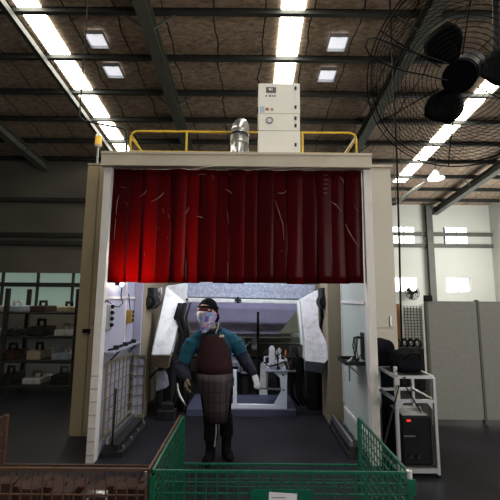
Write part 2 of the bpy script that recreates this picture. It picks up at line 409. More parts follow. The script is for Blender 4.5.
# side cabinets
def cabinet(x0, x1, front, inner, side):
    o = MB().box(x0, x1, 4.47, 6.4, 0, 3.30).build('side_cabinet', front, booth, bevel=.008)
    return o
cl = cabinet(-2.10, -1.58, M['cabtan'], None, 1)
cr = cabinet(1.27, 1.80, M['cabgrey'], None, 1)
def panel(x0, x1, z0, z1, par, m=M['cabgrey']): return MB().box(x0, x1, 4.452, 4.469, z0, z1).build('door_panel', m, par, bevel=.004)
panel(-1.93, -1.60, 1.72, 3.22, cl, M['cabtan']); dp = panel(-1.93, -1.60, 1.30, 1.68, cl, M['cabtan']); panel(-1.93, -1.60, .06, 1.26, cl, M['cabtan'])
MB().box(-1.955, -1.945, 4.46, 4.4695, 0.02, 3.28).build('seam', M['tan'], cl)
p = at(86, 331, 4.45); MB().box(p.x-.04, p.x+.05, 4.436, 4.4515, p.z-.025, p.z+.025).build('socket_cover', M['black'], cl, bevel=.003)
MB().box(-1.655, -1.63, 4.42, 4.4515, 1.33, 1.47).build('door_handle', M['black'], dp, bevel=.004)
MB().box(-2.10, -1.56, 4.46, 6.42, 3.30, 3.325).build('top_cap', M['cabtan'], cl, bevel=.004)
for z0, z1 in ((1.28, 3.24), (.06, 1.24)): panel(1.32, 1.755, z0, z1, cr)
MB().box(1.25, 1.82, 4.44, 6.42, 3.30, 3.33).build('top_cap', M['beige'], cr, bevel=.004)
for z in (3.17, 3.22): MB().box(1.345, 1.365, 4.44, 4.4515, z-.015, z+.01).build('bolt', M['latch'], cr)
MB().box(1.700, 1.72, 4.43, 4.4515, 1.3, 1.42).build('door_handle', M['alu'], cr, bevel=.004)
# booth roof + side skins (between posts and cabinets)
MB().box(-1.60, 1.30, YD+.14, 8.3, 3.05, 3.17).build('roof_deck', M['beige'], booth)
MB().box(-1.60, 1.30, 8.3, 8.38, 0, 3.17).build('rear_wall', M['olive'], booth)
lw = MB().box(-1.575, -1.535, YD+.10, 4.95, 0.0, 3.05).build('inner_side_wall', M['lilac'], booth)
rw = MB().box(1.235, 1.268, YD+.10, 5.0, 0.0, 3.05).build('inner_side_wall', M['palegreen'], booth)
MB().box(-1.575, -1.535, 4.95, 8.3, 0, 3.05).build('rear_side_wall', M['tan'], booth)
MB().box(1.235, 1.268, 5.0, 8.3, 0, 3.05).build('rear_side_wall', M['tan'], booth)
# mullions on right wall
b = MB(); b.box(1.222, 1.2345, 4.86, 4.90, 0.3, 3.04); b.box(1.222, 1.2345, 3.9, 4.86, 1.565, 1.60); b.box(1.222, 1.2345, 3.9, 4.86, .22, .26); b.build('mullion', M['postwhite'], rw)
b = MB(); b.box(-1.5345, -1.522, 3.9, 4.93, 1.60, 1.625); b.box(-1.5345, -1.522, 4.5, 4.53, 1.0, 3.04); b.build('mullion', M['postwhite'], lw)
# inner columns
o = MB().box(-1.534, -1.43, 4.86, 5.35, 0, 3.04).build('inner_column', M['lilac'], booth, bevel=.008)
MB().box(-1.4295, -1.424, 4.90, 5.33, 0, 3.0).build('column_cover', M['tan'], o)
MB().box(1.05, 1.234, 4.92, 5.4, .0, 3.04).build('inner_column', M['tan'], booth, bevel=.008)
# mesh lattice shade on left post, put in as thin coloured bands
for i in range(7): z = .07+i*.125; MB().box(-1.593, -1.517, YD-.0025, YD-.0002, z, z+.014).build('lattice_shade_band', M['latticeshade'], kids(booth)[0])

# light curtain channels at the floor inside both sides
def floor_channel(x0, x1, y0, y1, label):
    t = thing('floor_channel', ((x0+x1)/2, (y0+y1)/2, 0), label, 'steel channel')
    MB().box(x0, x1, y0, y1, 0, .05).build('base_plate', M['darksteel'], t, bevel=.004)
    MB().box(x0+.02, x1-.06, y0+.02, y1-.02, .05, .11).build('channel', M['darksteel'], t, bevel=.004)
    MB().box(x0+.03, x0+.06, y0+.03, y1-.03, .11, .17).build('upright_flange', M['steel'], t, bevel=.003)
    for i in range(4): MB().cyl((x1-.03, y0+.1+i*.25, .05), (x1-.03, y0+.1+i*.25, .075), .016, 8).build('bolt', M['steel'], t)
floor_channel(-1.50, -1.28, 3.93, 4.83, 'dark steel floor channel with bright bolts at the foot of the left inner wall')
floor_channel(1.02, 1.22, 3.93, 4.83, 'dark steel floor channel at the foot of the right inner wall')

# ---- strip curtain
cur = thing('strip_curtain', (-.15, YD+.18, 1.78), 'dark red translucent PVC welding curtain of overlapping vertical strips under the header', 'curtain')
MB().box(-1.512, 1.222, YD+.07, YD+.11, 2.98, 3.018).build('curtain_rail', M['steel'], cur)
NS = 17; w = (1.200+1.490)/NS
strips = []
for i in range(NS):
    xc = -1.490+w*(i+.5); hw = w*.60; y0 = YD+.05+(.014 if i % 2 else 0)
    b = MB(); nx, nz = 10, 14; g = []
    ph = random.uniform(0, 6); cv = random.uniform(.010, .022); tw = random.uniform(-.012, .012); dz = random.uniform(-.008, .012)
    ztop, zbot = 3.018, 1.775+dz
    for j in range(nz+1):
        fz = j/nz; row = []
        for k in range(nx+1):
            u = k/nx*2-1
            y = y0-cv*(1-u*u)+tw*u*fz+.006*math.sin(ph+fz*5)+.004*math.sin(3*u+ph)
            row.append(b.b.verts.new((xc+hw*u*(1-.04*fz*(i % 3)), y, ztop+(zbot-ztop)*fz)))
        g.append(row)
    for j in range(nz):
        for k in range(nx): b.b.faces.new((g[j][k], g[j][k+1], g[j+1][k+1], g[j+1][k]))
    o = b.build('curtain_strip', M['pvc'], cur, smooth=True, solid=.0015)
    strips.append((xc, o))
def scuff_glint(pts, r=.0028):
    x = at(pts[0][0], pts[0][1], YD+.02).x
    st = min(strips, key=lambda s: abs(s[0]-x))[1]
    q = [at(a, c, YD+.022) for a, c in pts]
    MB().tube(q, [r*.4]+[r]*(len(q)-2)+[r*.4], 5).build('scuff_glint_mark', M['scuff_glint'], st)
for pts in ([(116, 215), (117, 203), (119, 195)], [(114, 240), (115, 228), (116, 218)], [(125, 202), (128, 205)], [(139, 197), (144, 194), (147, 190)],
            [(151, 202), (157, 199), (162, 195), (164, 192)], [(163, 208), (163.5, 213)], [(168, 213), (169, 218)], [(158, 227), (158.5, 229)], [(127, 219), (129, 220)],
            [(185, 214), (188, 210), (189, 207)], [(198, 175), (202, 174), (206, 174.5)], [(225, 189), (229, 191), (232, 194)], [(228, 172), (231, 176)], [(196, 216), (200, 217), (203, 218)],
            [(212, 173), (214, 181)], [(227, 211), (229, 224)], [(275, 200), (279, 212), (283, 225), (284, 240)], [(278, 193), (284, 193), (287, 190)], [(282, 250), (282, 252)],
            [(330, 201), (336, 205), (342, 212)], [(345, 223), (349, 232), (354, 240), (359, 247)], [(354, 206), (358, 211)], [(339, 176), (343, 180), (344, 184)], [(331, 247), (332, 249)],
            [(186, 259), (186, 280)], [(227.5, 262), (228, 281)], [(144, 252), (144.5, 256)], [(167, 237), (168, 239)], [(181, 216), (183, 215.5)], [(121, 187), (127, 188)]): scuff_glint(pts)
for r_ in range(5):  # pale rows: reflections on the strip, modelled as coloured marks
    scuff_glint([(323, 175.5+r_*4.4), (325, 175.3+r_*4.4), (328, 175.5+r_*4.4)], .0022)

# ---- things on the booth roof
cbx = thing('control_cabinet', (.3, 4.7, 3.17), 'tall white steel control cabinet with dark latches standing on the booth roof', 'control cabinet')
a = at(258.5, 83, 4.5); c = at(300.5, 153, 4.5); X0, X1 = a.x, c.x; ZT = a.z; yb = 4.5
zz = [3.17, at(259, 130.5, yb).z, at(259, 113.5, yb).z, ZT]
secs = []
for i in range(3): secs.append(MB().box(X0+(.006 if i % 2 else 0), X1-(.004 if i % 2 else 0), yb, yb+.5, zz[i]+(.003 if i else 0), zz[i+1]-.003).build('cabinet_section', M['box'], cbx, bevel=.006))
for (lx, ly), s in zip(((295.5, 88.5), (295.5, 107.5), (295.5, 118.5), (295.5, 126), (295.5, 145)), (2, 2, 1, 1, 0)):
    q = at(lx, ly, yb); MB().box(q.x-.014, q.x+.014, yb-.018, yb-.0005, q.z-.022, q.z+.022).build('latch', M['latch'], secs[s], bevel=.004)
q = at(269.5, 120.5, yb); b = MB(); b.tube([q+Vector((.04*math.cos(t), -.008, .04*math.sin(t))) for t in [k*math.pi/12 for k in range(24)]], .007, 6, closed=True); b.build('gauge_ring', M['labelgrey'], secs[1])
MB().cyl(q+Vector((0, -.008, 0)), q+Vector((0, -.0005, 0)), .036, 20).build('gauge_face', M['paper'], secs[1])
def decal(x0, y0, x1, y1, D, m, par, name, dy=.004):
    a = at(x0, y0, D); c = at(x1, y1, D); return MB().box(min(a.x, c.x), max(a.x, c.x), D-dy, D-.0005, min(a.z, c.z), max(a.z, c.z)).build(name, m, par)
npl = decal(266, 87.2, 276, 93, yb, M['labelgrey'], secs[2], 'nameplate')
decal(268.8, 88.2, 272.5, 90.3, yb-.0042, M['box'], npl, 'emblem', .002); decal(270.8, 88.4, 271.9, 89.6, yb-.0065, M['labelred'], npl, 'emblem', .001)
for x0, x1, m in ((265.5, 267, 'labelred'), (269, 271, 'labelgrey'), (271.8, 273, 'labelgrey'), (274.2, 275.6, 'labelgrey')): decal(x0, 95.2, x1, 96.8, yb, M[m], secs[2], 'printed_letter')
decal(260, 106.5, 264.5, 112.5, yb, M['labelblue'], secs[2], 'sticker'); decal(265.5, 108, 268.8, 110.5, yb, M['labelred'], secs[2], 'sticker', .0015); decal(270.8, 108.3, 273.2, 110.8, yb, M['labelgreen'], secs[2], 'sticker')
MB().box(X1-.001, X1+.03, 4.62, 4.66, zz[1]+.02, zz[1]+.05).build('side_catch', M['black'], secs[1])
MB().box(X0-.016, X0+.001, 4.6, 4.64, zz[2]+.08, zz[2]+.15).build('side_catch', M['black'], secs[2])

D = 4.72; pl = at(230.5, 140, D); pr = at(247, 140, D); cx = (pl.x+pr.x)/2; r = (pr.x-pl.x)/2; zt = at(239, 120, D).z
duct = thing('exhaust_duct', (cx, D, 3.17), 'shiny galvanised round exhaust duct with bent elbow rising from the booth roof', 'duct')
MB().cyl((cx, D, 3.17), (cx, D, zt-.2), r, 28).build('duct_pipe', M['steel'], duct, smooth=True)
for z in (zt-.22, zt-.34): b = MB(); b.tube([(cx+(r+.004)*math.cos(t), D+(r+.004)*math.sin(t), z) for t in [k*math.pi/14 for k in range(28)]], .008, 6, closed=True); b.build('band', M['darksteel'] if z == zt-.22 else M['steel'], duct)
pts = [(cx, D, zt-.2)]+[(cx+.03*math.sin(t), D+.15*(1-math.cos(t)), zt-.2+.16*math.sin(t)) for t in [k*R(90)/7 for k in range(1, 8)]]+[(cx+.03, D+.30, zt-.04)]
rr = [r*(1.0 if i % 2 else .93) for i in range(len(pts))]
MB().tube(pts, rr, 28).build('duct_elbow', M['steel'], duct, smooth=True)
MB().cyl((cx+.03, D+.32, 3.17), (cx+.03, D+.32, zt-.02), r*.93, 28).build('rear_pipe', M['steel'], duct, smooth=True)

rail = thing('guard_rail', (-.1, 5.2, 3.17), 'yellow tubular guard railing running around the booth roof', 'railing')
D = 5.2; zl = at(131, 131, D).z; xl = at(131, 131, D).x; xr = at(356, 134, D).x; zm = at(240, 152, D).z
rt = .016
cor = .09
b = MB(); b.tube([(xl, D, 3.17), (xl, D, zl-cor), (xl+cor*.3, D, zl-cor*.3), (xl+cor, D, zl), (-.1, D, zl-.004), (xr-cor, D, zl), (xr-cor*.3, D, zl-cor*.3), (xr, D, zl-cor), (xr, D, 3.17)], rt, 8)
b.build('top_rail', M['yellow'], rail, smooth=True)
MB().tube([(xl, D, zm), (xr, D, zm-.01)], .012, 8).build('mid_rail', M['yellow'], rail)
for pxx in (186.5, 302.5):
    x = at(pxx, 140, D).x; MB().tube([(x, D, 3.17), (x, D, zl)], rt, 8).build('rail_post', M['yellow'], rail)
# returns running back, with sloping look in perspective
for x, s in ((xl, 1), (xr, -1)):
    MB().tube([(x, D+.02, zl-.1), (x, D+1.05, zl-.1)], .013, 8).build('side_rail', M['yellow'], rail)
    MB().tube([(x, D+1.05, 3.17), (x, D+1.05, zl-.1)], rt, 8).build('rail_post', M['yellow'], rail)
    MB().tube([(x+s*.02, D+.01, zl-.08), (x+s*.18, D+.01, zm)], .011, 8).build('brace', M['yellow'] if s == 1 else M['beige'], rail)

p = at(97, 163.5, 4.6); q1 = at(97.5, 147, 4.6); q2 = at(98, 136, 4.6); p.z = 3.335
bc = thing('warning_beacon', p, 'yellow warning beacon on a thin grey pole on top of the left cabinet', 'warning light')
MB().cyl(p, (p.x, p.y, q1.z), .014, 10).build('pole', M['alu'], bc)
MB().cyl((p.x, p.y, q1.z), (p.x, p.y, q1.z+.03), .042, 14).build('beacon_base', M['beige'], bc)
MB().cyl((p.x, p.y, q1.z+.03), (p.x, p.y, q2.z-.01), .045, 14, .04).build('beacon_lens', M['amber'], bc, smooth=False)
MB().cyl((p.x, p.y, q2.z-.01), (p.x, p.y, q2.z+.02), .043, 14, .03).build('beacon_cap', M['alu'], bc)

cb = MB(); cb.tube([at(80, 108, 6.3), at(79.5, 117, 6.3), at(84, 120.5, 6.2), at(95, 123, 6.1), at(110, 126, 5.9), at(122, 128, 5.7), at(126.5, 131, 5.6), at(126.5, 150, 5.6), (at(126.5, 150, 5.6).x, 5.6, 3.17)], .018, 8)
tag(cb.build('supply_pipe', M['darksteel'], smooth=True), 'dark bent supply pipe dropping to the booth roof left of the yellow railing', 'pipe')
cb = MB(); zc = at(80, 108, 6.3); cb.tube([zc, (zc.x, 6.3, rz(6.3)-.02)], .012, 6); tag(cb.build('hanger_rod', M['darksteel']), 'thin dark rod hanging from the roof to the bent pipe', 'rod')

# ------------------------------------------------------------------ inside the booth: left wall fittings
WX = -1.534
lm = thing('work_light', (WX, 4.15, 1.75), 'small glaring bare work light fixed at the top of the left inner wall', 'lamp')
lp = at(122, 284, 4.15); lp = Vector((WX+.07, 4.15, lp.z))
MB().cyl((WX, 4.15, lp.z), (lp.x, 4.15, lp.z), .018, 10).build('lamp_arm', M['black'], lm)
MB().sphere(lp, .022, 12).build('bulb', M['bulb'], lm, smooth=True)
def wall_at(px, py):  # point on the left inner wall plane
    for i in range(600):
        D = 3.7+i*.002; p = at(px, py, D)
        if p.x <= WX: return p
    return p
def on_wall(px, py, X, sgn):
    best = None
    for i in range(1200):
        D = 3.6+i*.0015; p = at(px, py, D)
        if best is None or abs(p.x-X) < abs(best.x-X): best = p
    return best
a = on_wall(105.5, 304, WX, 1); c = on_wall(111, 327, WX, 1)
sw = thing('switch_panel', (WX, (a.y+c.y)/2, 1.5), 'grey switch panel with four round black buttons on the left inner wall', 'switch panel')
MB().box(WX, WX+.03, a.y, c.y, c.z-.01, a.z).build('panel_box', M['alu'], sw, bevel=.004)
for k in range(4):
    z = c.z+.03+(a.z-c.z-.06)*k/3; ym = (a.y+c.y)/2
    bt = MB().cyl((WX+.03, ym, z), (WX+.055, ym, z), .021, 14).build('button', M['black'], sw)
    MB().cyl((WX+.055, ym, z), (WX+.062, ym, z), .012, 12).build('button_cap', M['darksteel'], bt)
cb = MB(); cb.tube([Vector((WX+.02, on_wall(x, y, WX+.02, 1).y, on_wall(x, y, WX+.02, 1).z)) for x, y in ((105, 303), (106, 300), (110, 303), (114, 306), (119, 307), (123, 303), (121, 296), (122, 288))], .006, 6)
tag(cb.build('lamp_cable', M['black'], smooth=True), 'thin black cable looping along the left inner wall up to the work light', 'cable')
a = on_wall(127.0, 310, WX, 1); c = on_wall(127.0, 323, WX, 1); y = min(a.y, 4.75)
pd = thing('pendant_control', (WX+.04, y, c.z), 'dirty yellow pendant control box hanging on the left inner wall', 'pendant control')
MB().box(WX+.005, WX+.075, y-.05, y+.05, c.z, a.z).build('control_body', M['brownyellow'], pd, bevel=.012)
for k in range(3): MB().cyl((WX+.075, y, c.z+.04+.05*k), (WX+.09, y, c.z+.04+.05*k), .014, 10).build('button', M['black'], pd)
MB().tube([(WX+.04, y, a.z-.001), (WX+.03, y-.01, a.z+.08), (WX+.012, y, a.z+.2)], .006, 6).build('hanging_cable', M['black'], pd)
# shelf with tools
a = on_wall(103, 352, WX, 1); sz = a.z
sh = thing('wall_shelf', (WX, 4.2, sz), 'grey steel shelf fixed across the left inner wall', 'shelf')
MB().box(WX, WX+.11, a.y, 4.85, sz-.02, sz).build('shelf_board', M['spatter'], sh, bevel=.003)
MB().bar((WX+.01, 4.1, sz-.12), (WX+.10, 4.1, sz-.02), .015).build('bracket', M['darksteel'], sh)
MB().bar((WX+.01, 4.7, sz-.12), (WX+.10, 4.7, sz-.02), .015).build('bracket', M['darksteel'], sh)
for k in range(5):
    y = 4.02+k*.15
    ham = k % 2 == 0
    t = thing('hand_tool', (WX+.06, y, sz), ['dark spanner lying nearest on the left wall shelf', 'dark pliers lying second on the left wall shelf', 'dark chipping hammer lying mid way on the left wall shelf', 'dark pliers lying fourth along the left wall shelf', 'dark hammer lying farthest on the left wall shelf'][k], 'hand tool', 'tools on the left wall shelf')
    MB().tube([(WX+.03, y-.05, sz+.012), (WX+.06, y, sz+.014), (WX+.07, y+.06, sz+.02)], .011, 8).build('handle', M['black'], t, smooth=True)
    if ham: MB().box(WX+.04, WX+.1, y+.05, y+.08, sz+.002, sz+.045).build('hammer_head', M['darksteel'], t, bevel=.004)
    else: MB().tube([(WX+.07, y+.06, sz+.02), (WX+.08, y+.1, sz+.03)], [.018, .006], 8).build('jaw', M['darksteel'], t)
# mesh guard along left wall and across the column
def mesh_panel(par, P0, P1, z0a, z1a, z0b, z1b, nu, nv, m, r=.005, name='wire_mesh', frame=.010):
    b = MB(); P0 = Vector(P0); P1 = Vector(P1)
    def pt(u, v):
        q = P0.lerp(P1, u); za = z0a+(z0b-z0a)*u; zb = z1a+(z1b-z1a)*u; return Vector((q.x, q.y, za+(zb-za)*v))
    for i in range(nu+1): b.bar(pt(i/nu, 0), pt(i/nu, 1), r*2, r*2)
    for j in range(nv+1): b.bar(pt(0, j/nv), pt(1, j/nv), r*2, r*2)
    o = b.build(name, m, par)
    if frame:
        f = MB()
        for a_, c_ in (((0, 0), (1, 0)), ((1, 0), (1, 1)), ((1, 1), (0, 1)), ((0, 1), (0, 0))): f.bar(pt(*a_), pt(*c_), frame*2, frame*2)
        f.build('mesh_frame', m, par)
    return o
gf = thing('mesh_guard', (-1.48, 4.3, .17), 'tan wire mesh guard standing along the lower left inner wall', 'mesh guard')
mesh_panel(gf, (-1.49, 3.92, 0), (-1.49, 4.80, 0), .20, .93, .20, .90, 7, 6, M['meshtan'])
MB().bar((-1.49, 3.92, .17), (-1.49, 3.92, .21), .02).build('foot', M['tan'], gf)
MB().bar((-1.49, 4.80, .17), (-1.49, 4.80, .21), .02).build('foot', M['tan'], gf)
gf = thing('mesh_guard', (-1.44, 4.84, 0), 'small wire mesh guard across the foot of the left inner column', 'mesh guard')
mesh_panel(gf, (-1.50, 4.835, 0), (-1.365, 4.90, 0), .12, .86, .12, .86, 2, 6, M['meshtan'])
MB().bar((-1.50, 4.835, 0), (-1.50, 4.835, .12), .02).build('foot', M['tan'], gf)
MB().bar((-1.365, 4.90, 0), (-1.365, 4.90, .12), .02).build('foot', M['tan'], gf)
tag(MB().prism([(-1.499, 4.842, .12), (-1.372, 4.905, .12), (-1.372, 4.905, .85), (-1.499, 4.842, .85)], (0, .012, 0)).build('backing_sheet', M['lilac']), 'pale sheet behind the small mesh guard on the left column', 'sheet')
cb = MB(); cb.tube([(-1.40, 3.94, .11), (-1.44, 4.08, .45), (-1.465, 4.15, .62)], .011, 8)
tag(cb.build('pry_bar', M['black'], smooth=True), 'black pry bar leaning on the mesh guard by the left post', 'bar')

# right wall: tray and tools
RX = 1.234
tr = on_wall(352, 357, RX, 1); tz = tr.z
ty = thing('tool_tray', (RX-.1, 4.1, tz), 'grey steel tool tray bracketed to the right inner wall', 'tray')
a = at(341, 356, 4.15); x0 = a.x
b = MB(); b.box(x0, RX, 3.95, 4.3, tz-.01, tz); b.box(x0, x0+.008, 3.95, 4.3, tz, tz+.035); b.box(x0, RX, 3.95, 3.958, tz, tz+.03); b.box(x0, RX, 4.292, 4.3, tz, tz+.035)
b.build('tray_pan', M['darksteel'], ty)
MB().bar((x0+.04, 4.1, tz-.01), (RX-.0, 4.1, tz-.15), .02).build('bracket', M['steel'], ty)
MB().cyl((x0+.05, 4.0, tz-.18), (x0+.05, 4.0, tz-.01), .009, 8).build('hanging_rod', M['steel'], ty)
for k, (dx, dd, lab) in enumerate(((.05, .05, 'silver chipping tool lying at the front of the right wall tray'), (.10, .16, 'dark pliers lying at the back of the right wall tray'), (.15, .09, 'dark brush lying against the wall in the right tray'))):
    t = MB(); t.tube([(x0+dx-.02, 3.97+dd, tz+.012), (x0+dx+.04, 4.05+dd, tz+.022), (x0+dx+.07, 4.1+dd, tz+.04)], [.008, .013, .006], 8)
    tag(t.build('hand_tool', M['alu'] if k == 0 else M['darksteel'], smooth=True), lab, 'hand tool')
b = MB(); q = on_wall(363, 340, RX, 1); y = 3.97
hk = thing('hook_rack', (RX-.01, y, 1.05), 'black hook rack with hanging hooks on the right inner wall beside the post', 'hook rack')
zA, zB = at(365, 333, 3.97).z, at(365, 365, 3.97).z
b.box(RX-.012, RX-.001, y, y+.10, zB+.05, zA-.0); b.build('back_plate', M['darksteel'], hk)
for k, (oy, l) in enumerate(((.0, .16), (.05, .26), (.1, .2), (.14, .12))):
    MB().tube([(RX-.015, y+oy, zA-.05), (RX-.07, y+oy, zA-.06), (RX-.085, y+oy, zA-.1-l*.5), (RX-.07, y+oy, zA-.1-l), (RX-.04, y+oy, zA-.07-l)], .006, 6).build('hook', M['black'], hk)

# ------------------------------------------------------------------ positioner
pos = thing('welding_positioner', (-.1, 5.7, 0), 'white and grey rotating welding positioner with cross beam and two drooping arms', 'welding positioner')
def quad3(pts): return [at(*p) for p in pts]
# cross beam
D = 5.75
a = at(165, 283, D); c = at(313, 300, D)
MB().prism([at(186, 281, D), at(316, 285, D), at(312, 299.5, D), at(182, 297, D)], (0, .28, 0)).build('cross_beam', M['spatter'], pos, bevel=.01)
o = MB(); o.prism([at(163, 297.5, D-.12), at(302, 300.5, D-.12), at(302, 304, D-.12), at(163, 301.5, D-.12)], (0, .09, 0)); o = o.build('front_rail', M['robotwhite'], pos, bevel=.006)
for x, y in ((185, 299.3), (238, 300)):
    q = at(x, y, D-.14); cl_ = MB(); cl_.box(q.x-.05, q.x+.05, q.y-.05, q.y+.018, q.z-.015, q.z+.015); cl_.cyl(q+Vector((0, -.03, -.05)), q+Vector((0, -.03, .05)), .018, 8); cl_.build('toggle_clamp', M['darksteel'], o)
# left arm
b = MB()
fr = quad3([(166, 286, 5.5), (186, 283, 5.5), (185, 302, 5.5), (170, 355, 5.0), (151, 355, 5.0), (161, 302, 5.5)])
b.prism(fr, (0.0, .20, 0)); la = b.build('positioner_arm', M['robotwhite'], pos, bevel=.012)
b = MB(); b.prism(quad3([(151, 355.5, 5.0), (170, 355.5, 5.0), (167, 369, 5.12), (152, 366, 5.12)]), (0, .17, 0)); b.build('arm_foot', M['tan'], la, bevel=.008)
b = MB(); q = at(160, 292, 5.42); b.cyl(q+Vector((-.08, 0, 0)), q+Vector((.02, 0, 0)), .05, 16); b.cyl(q+Vector((.02, -.03, .02)), q+Vector((.03, -.03, .02)), .05, 12); b.build('pivot', M['greywhite'], la)
# right arm
b = MB()
fr = quad3([(300, 300, 5.5), (318, 290, 5.5), (319, 326, 5.25), (328, 345, 5.0), (330, 357, 4.95), (325, 364, 4.95), (305, 361, 4.95), (305, 342, 5.1), (303, 325, 5.25)])
b.prism(fr, (0, .22, 0)); ra = b.build('positioner_arm', M['greywhite'], pos, bevel=.012)
b = MB(); b.prism(quad3([(305, 361.5, 4.955), (325, 364.5, 4.955), (323, 373.5, 5.1), (305, 370.5, 5.1)]), (0, .08, 0)); b.build('arm_foot', M['spatter'], ra, bevel=.006)
b = MB(); b.prism(quad3([(297, 302, 5.58), (301, 302, 5.58), (304, 345, 5.25), (301.5, 345, 5.3)]), (0, .15, 0)); b.build('green_edge_plate', M['palegreen'], ra)
# motors at the ends
def motor(px, py, D, r, lab, L=.16):
    q = at(px, py, D); t = thing('drive_motor', q, lab, 'motor')
    MB().cyl(q+Vector((0, -.1, 0)), q+Vector((0, .2, 0)), r, 20).build('motor_body', M['black'], t, bevel=.01)
    MB().cyl(q+Vector((0, -.13, 0)), q+Vector((0, -.1, 0)), r*.6, 16).build('motor_cap', M['darksteel'], t)
    return t, q
for px_, lab, xw in ((150, 'black drive motor at the left end of the positioner beam', -1.424), (325.5, 'black drive motor at the right end of the positioner beam', 1.05)):
    t, q = motor(px_, 302, 5.15, .10, lab)
    MB().box(min(q.x, xw), max(q.x, xw), q.y-.03, q.y+.12, q.z-.05, q.z+.05).build('mounting_bracket', M['darksteel'], t)
    MB().box(q.x-.07, q.x+.07, q.y-.08, q.y+.15, q.z+.06, q.z+.2).build('gearbox', M['darksteel'], t, bevel=.01)
# base posts of the positioner
MB().box(-1.33, -1.12, 5.45, 5.75, 0, 1.55).build('base_column', M['darksteel'], pos, bevel=.01)
MB().box(.86, 1.02, 5.55, 5.85, 0, 1.6).build('base_column', M['darksteel'], pos, bevel=.01)
MB().prism([(-1.12, 5.55, 1.4), (-1.0, 5.55, 1.55), (-1.0, 5.55, 1.75), (-1.3, 5.55, 1.56)], (0, .2, 0)).build('beam_bracket', M['darksteel'], pos)

# sloping lilac shield behind
b = MB(); b.prism(quad3([(184, 300, 6.85), (304, 300, 6.85), (279, 334, 6.35), (191, 333, 6.35)]), (0, .04, 0)); sh = b.build('deflector_shield', M['lilacpanel'])
tag(sh, 'large lilac grey sloping deflector shield behind the positioner beam', 'shield')
rb = thing('rear_bench', (-.1, 7.0, 0), 'long pale edged olive workbench frame at the back of the booth', 'bench')
D = 6.9; a = at(188, 333, D); c = at(305, 336.5, D)
MB().box(a.x, c.x, D, D+.1, c.z-.01, c.z+.05).build('top_rail', M['robotwhite'], rb, bevel=.004)
MB().box(a.x, c.x, D+.02, D+.06, at(250, 357, D).z, c.z-.04).build('back_panel', M['olive'], rb)
MB().box(a.x, c.x, D-.005, D+.015, at(250, 343, D).z-.01, at(250, 343, D).z+.01).build('edge_strip', M['palegreen'], rb)
zb = at(250, 357, D).z
for x in (a.x+.03, c.x-.05): MB().box(x-.03, x+.03, D, D+.08, 0, zb).build('leg', M['darksteel'], rb)
MB().box(a.x, c.x, D+.0, D+.6, zb-.04, zb).build('bench_top', M['darksteel'], rb)
# small white wire torch unit seated in front of the panel
q = at(246, 346, 6.6); t = thing('torch_cleaning_unit', (q.x, q.y, 0), 'small white torch unit with hoses hanging in front of the olive panel', 'torch unit')
b = MB(); a = at(233, 338, 6.6); c = at(245, 347, 6.6); b.box(a.x, c.x, 6.6, 6.7, c.z, a.z); b.build('unit_body', M['robotwhite'], t, bevel=.01)
b = MB(); a = at(252, 334, 6.6); c = at(260, 350, 6.6); b.box(a.x, a.x+.1, 6.58, 6.7, c.z, a.z); b.build('unit_head', M['robotwhite'], t, bevel=.01)
b = MB(); a = at(236, 341, 6.58); c = at(256, 345, 6.58); b.tube([a, at(244, 348, 6.58), at(250, 342, 6.58), c], .018, 8); b.build('unit_hose', M['alu'], t, smooth=True)
a = at(258, 312, 6.2); MB().cyl((a.x, 6.2, 0), (a.x, 6.2, a.z), .02, 8).build('support_rod', M['black'], t)
# pale cabinets low at the back
for (x0, y0, x1, D, m, lab) in ((262, 358, 277, 6.2, 'darksteel', 'low dark box at the back of the booth right of the worker'),):
    a = at(x0, y0, D); c = at(x1, y0, D); MBb = MB().box(a.x, c.x, D, D+.3, 0, a.z).build('equipment_box', M[m], bevel=.02); tag(MBb, lab, 'box')
a = at(262.5, 362, 6.0)
b = MB(); q_ = quad3([(259, 391, 6.0), (260.5, 365, 6.0), (263, 362, 6.0), (266, 366, 6.0), (268, 391, 6.0)]); q_[0].z = 0; q_[4].z = 0; b.prism(q_, (0, .08, 0))
t = b.build('cone_guard', M['robotwhite'], bevel=.01)
tag(t, 'narrow pale upright guard plate left of the welding fixture', 'guard plate')

# control units behind worker on right side of body
D = 6.3
for (x0, y0, x1, y1, lab) in ((231, 352, 240, 372, 'pale grey terminal box left of the white gloved hand'), (241, 356, 250, 374, 'dark terminal box right of the pale one behind the hand')):
    a = at(x0, y0, D); c = at(x1, y1, D); t = thing('terminal_box', ((a.x+c.x)/2, D, 0), lab, 'terminal box')
    MB().box(a.x, c.x, D, D+.2, c.z, a.z).build('terminal_body', M['spatter'], t, bevel=.008)
    MB().box(a.x+.03, c.x-.03, D+.05, D+.15, 0, c.z).build('stand', M['darksteel'], t)
    for k in range(3): MB().box(a.x+.03, c.x-.03, D-.01, D-.0005, c.z+.05+k*.1, c.z+.09+k*.1).build('terminal_label', M['robotwhite'] if k % 2 else M['black'], t)

# plinth + white fixture frame
D = 5.22
b = MB(); a = at(186, 417, D); c = at(296, 417, D); zt = at(240, 409.5, D).z
pl = tag(MB().box(a.x, c.x, D, 6.0, 0, zt).build('fixture_plinth', M['steelbluebase'], bevel=.006), 'low blue grey steel plinth on the floor under the welding fixture', 'plinth')
D = 5.26
fx = thing('welding_fixture', (.1, D, zt), 'white painted steel fixture frame standing on the blue grey plinth', 'fixture frame')
def wp(x, y, d=D): return at(x, y, d)
b = MB(); b.prism([wp(222, 404.2), wp(274, 405), wp(281, 392), wp(280, 378), wp(273.5, 372), wp(287.3, 372.5), wp(287, 409.3), wp(222, 408.6)], (0, .05, 0)); b.build('side_frame', M['fixwhite'], fx, bevel=.004)
b = MB(); b.prism([wp(233, 370), wp(236.5, 370), wp(236.8, 404.5), wp(233, 404.5)], (0, .045, 0)); b.build('upright', M['fixwhite'], fx, bevel=.004)
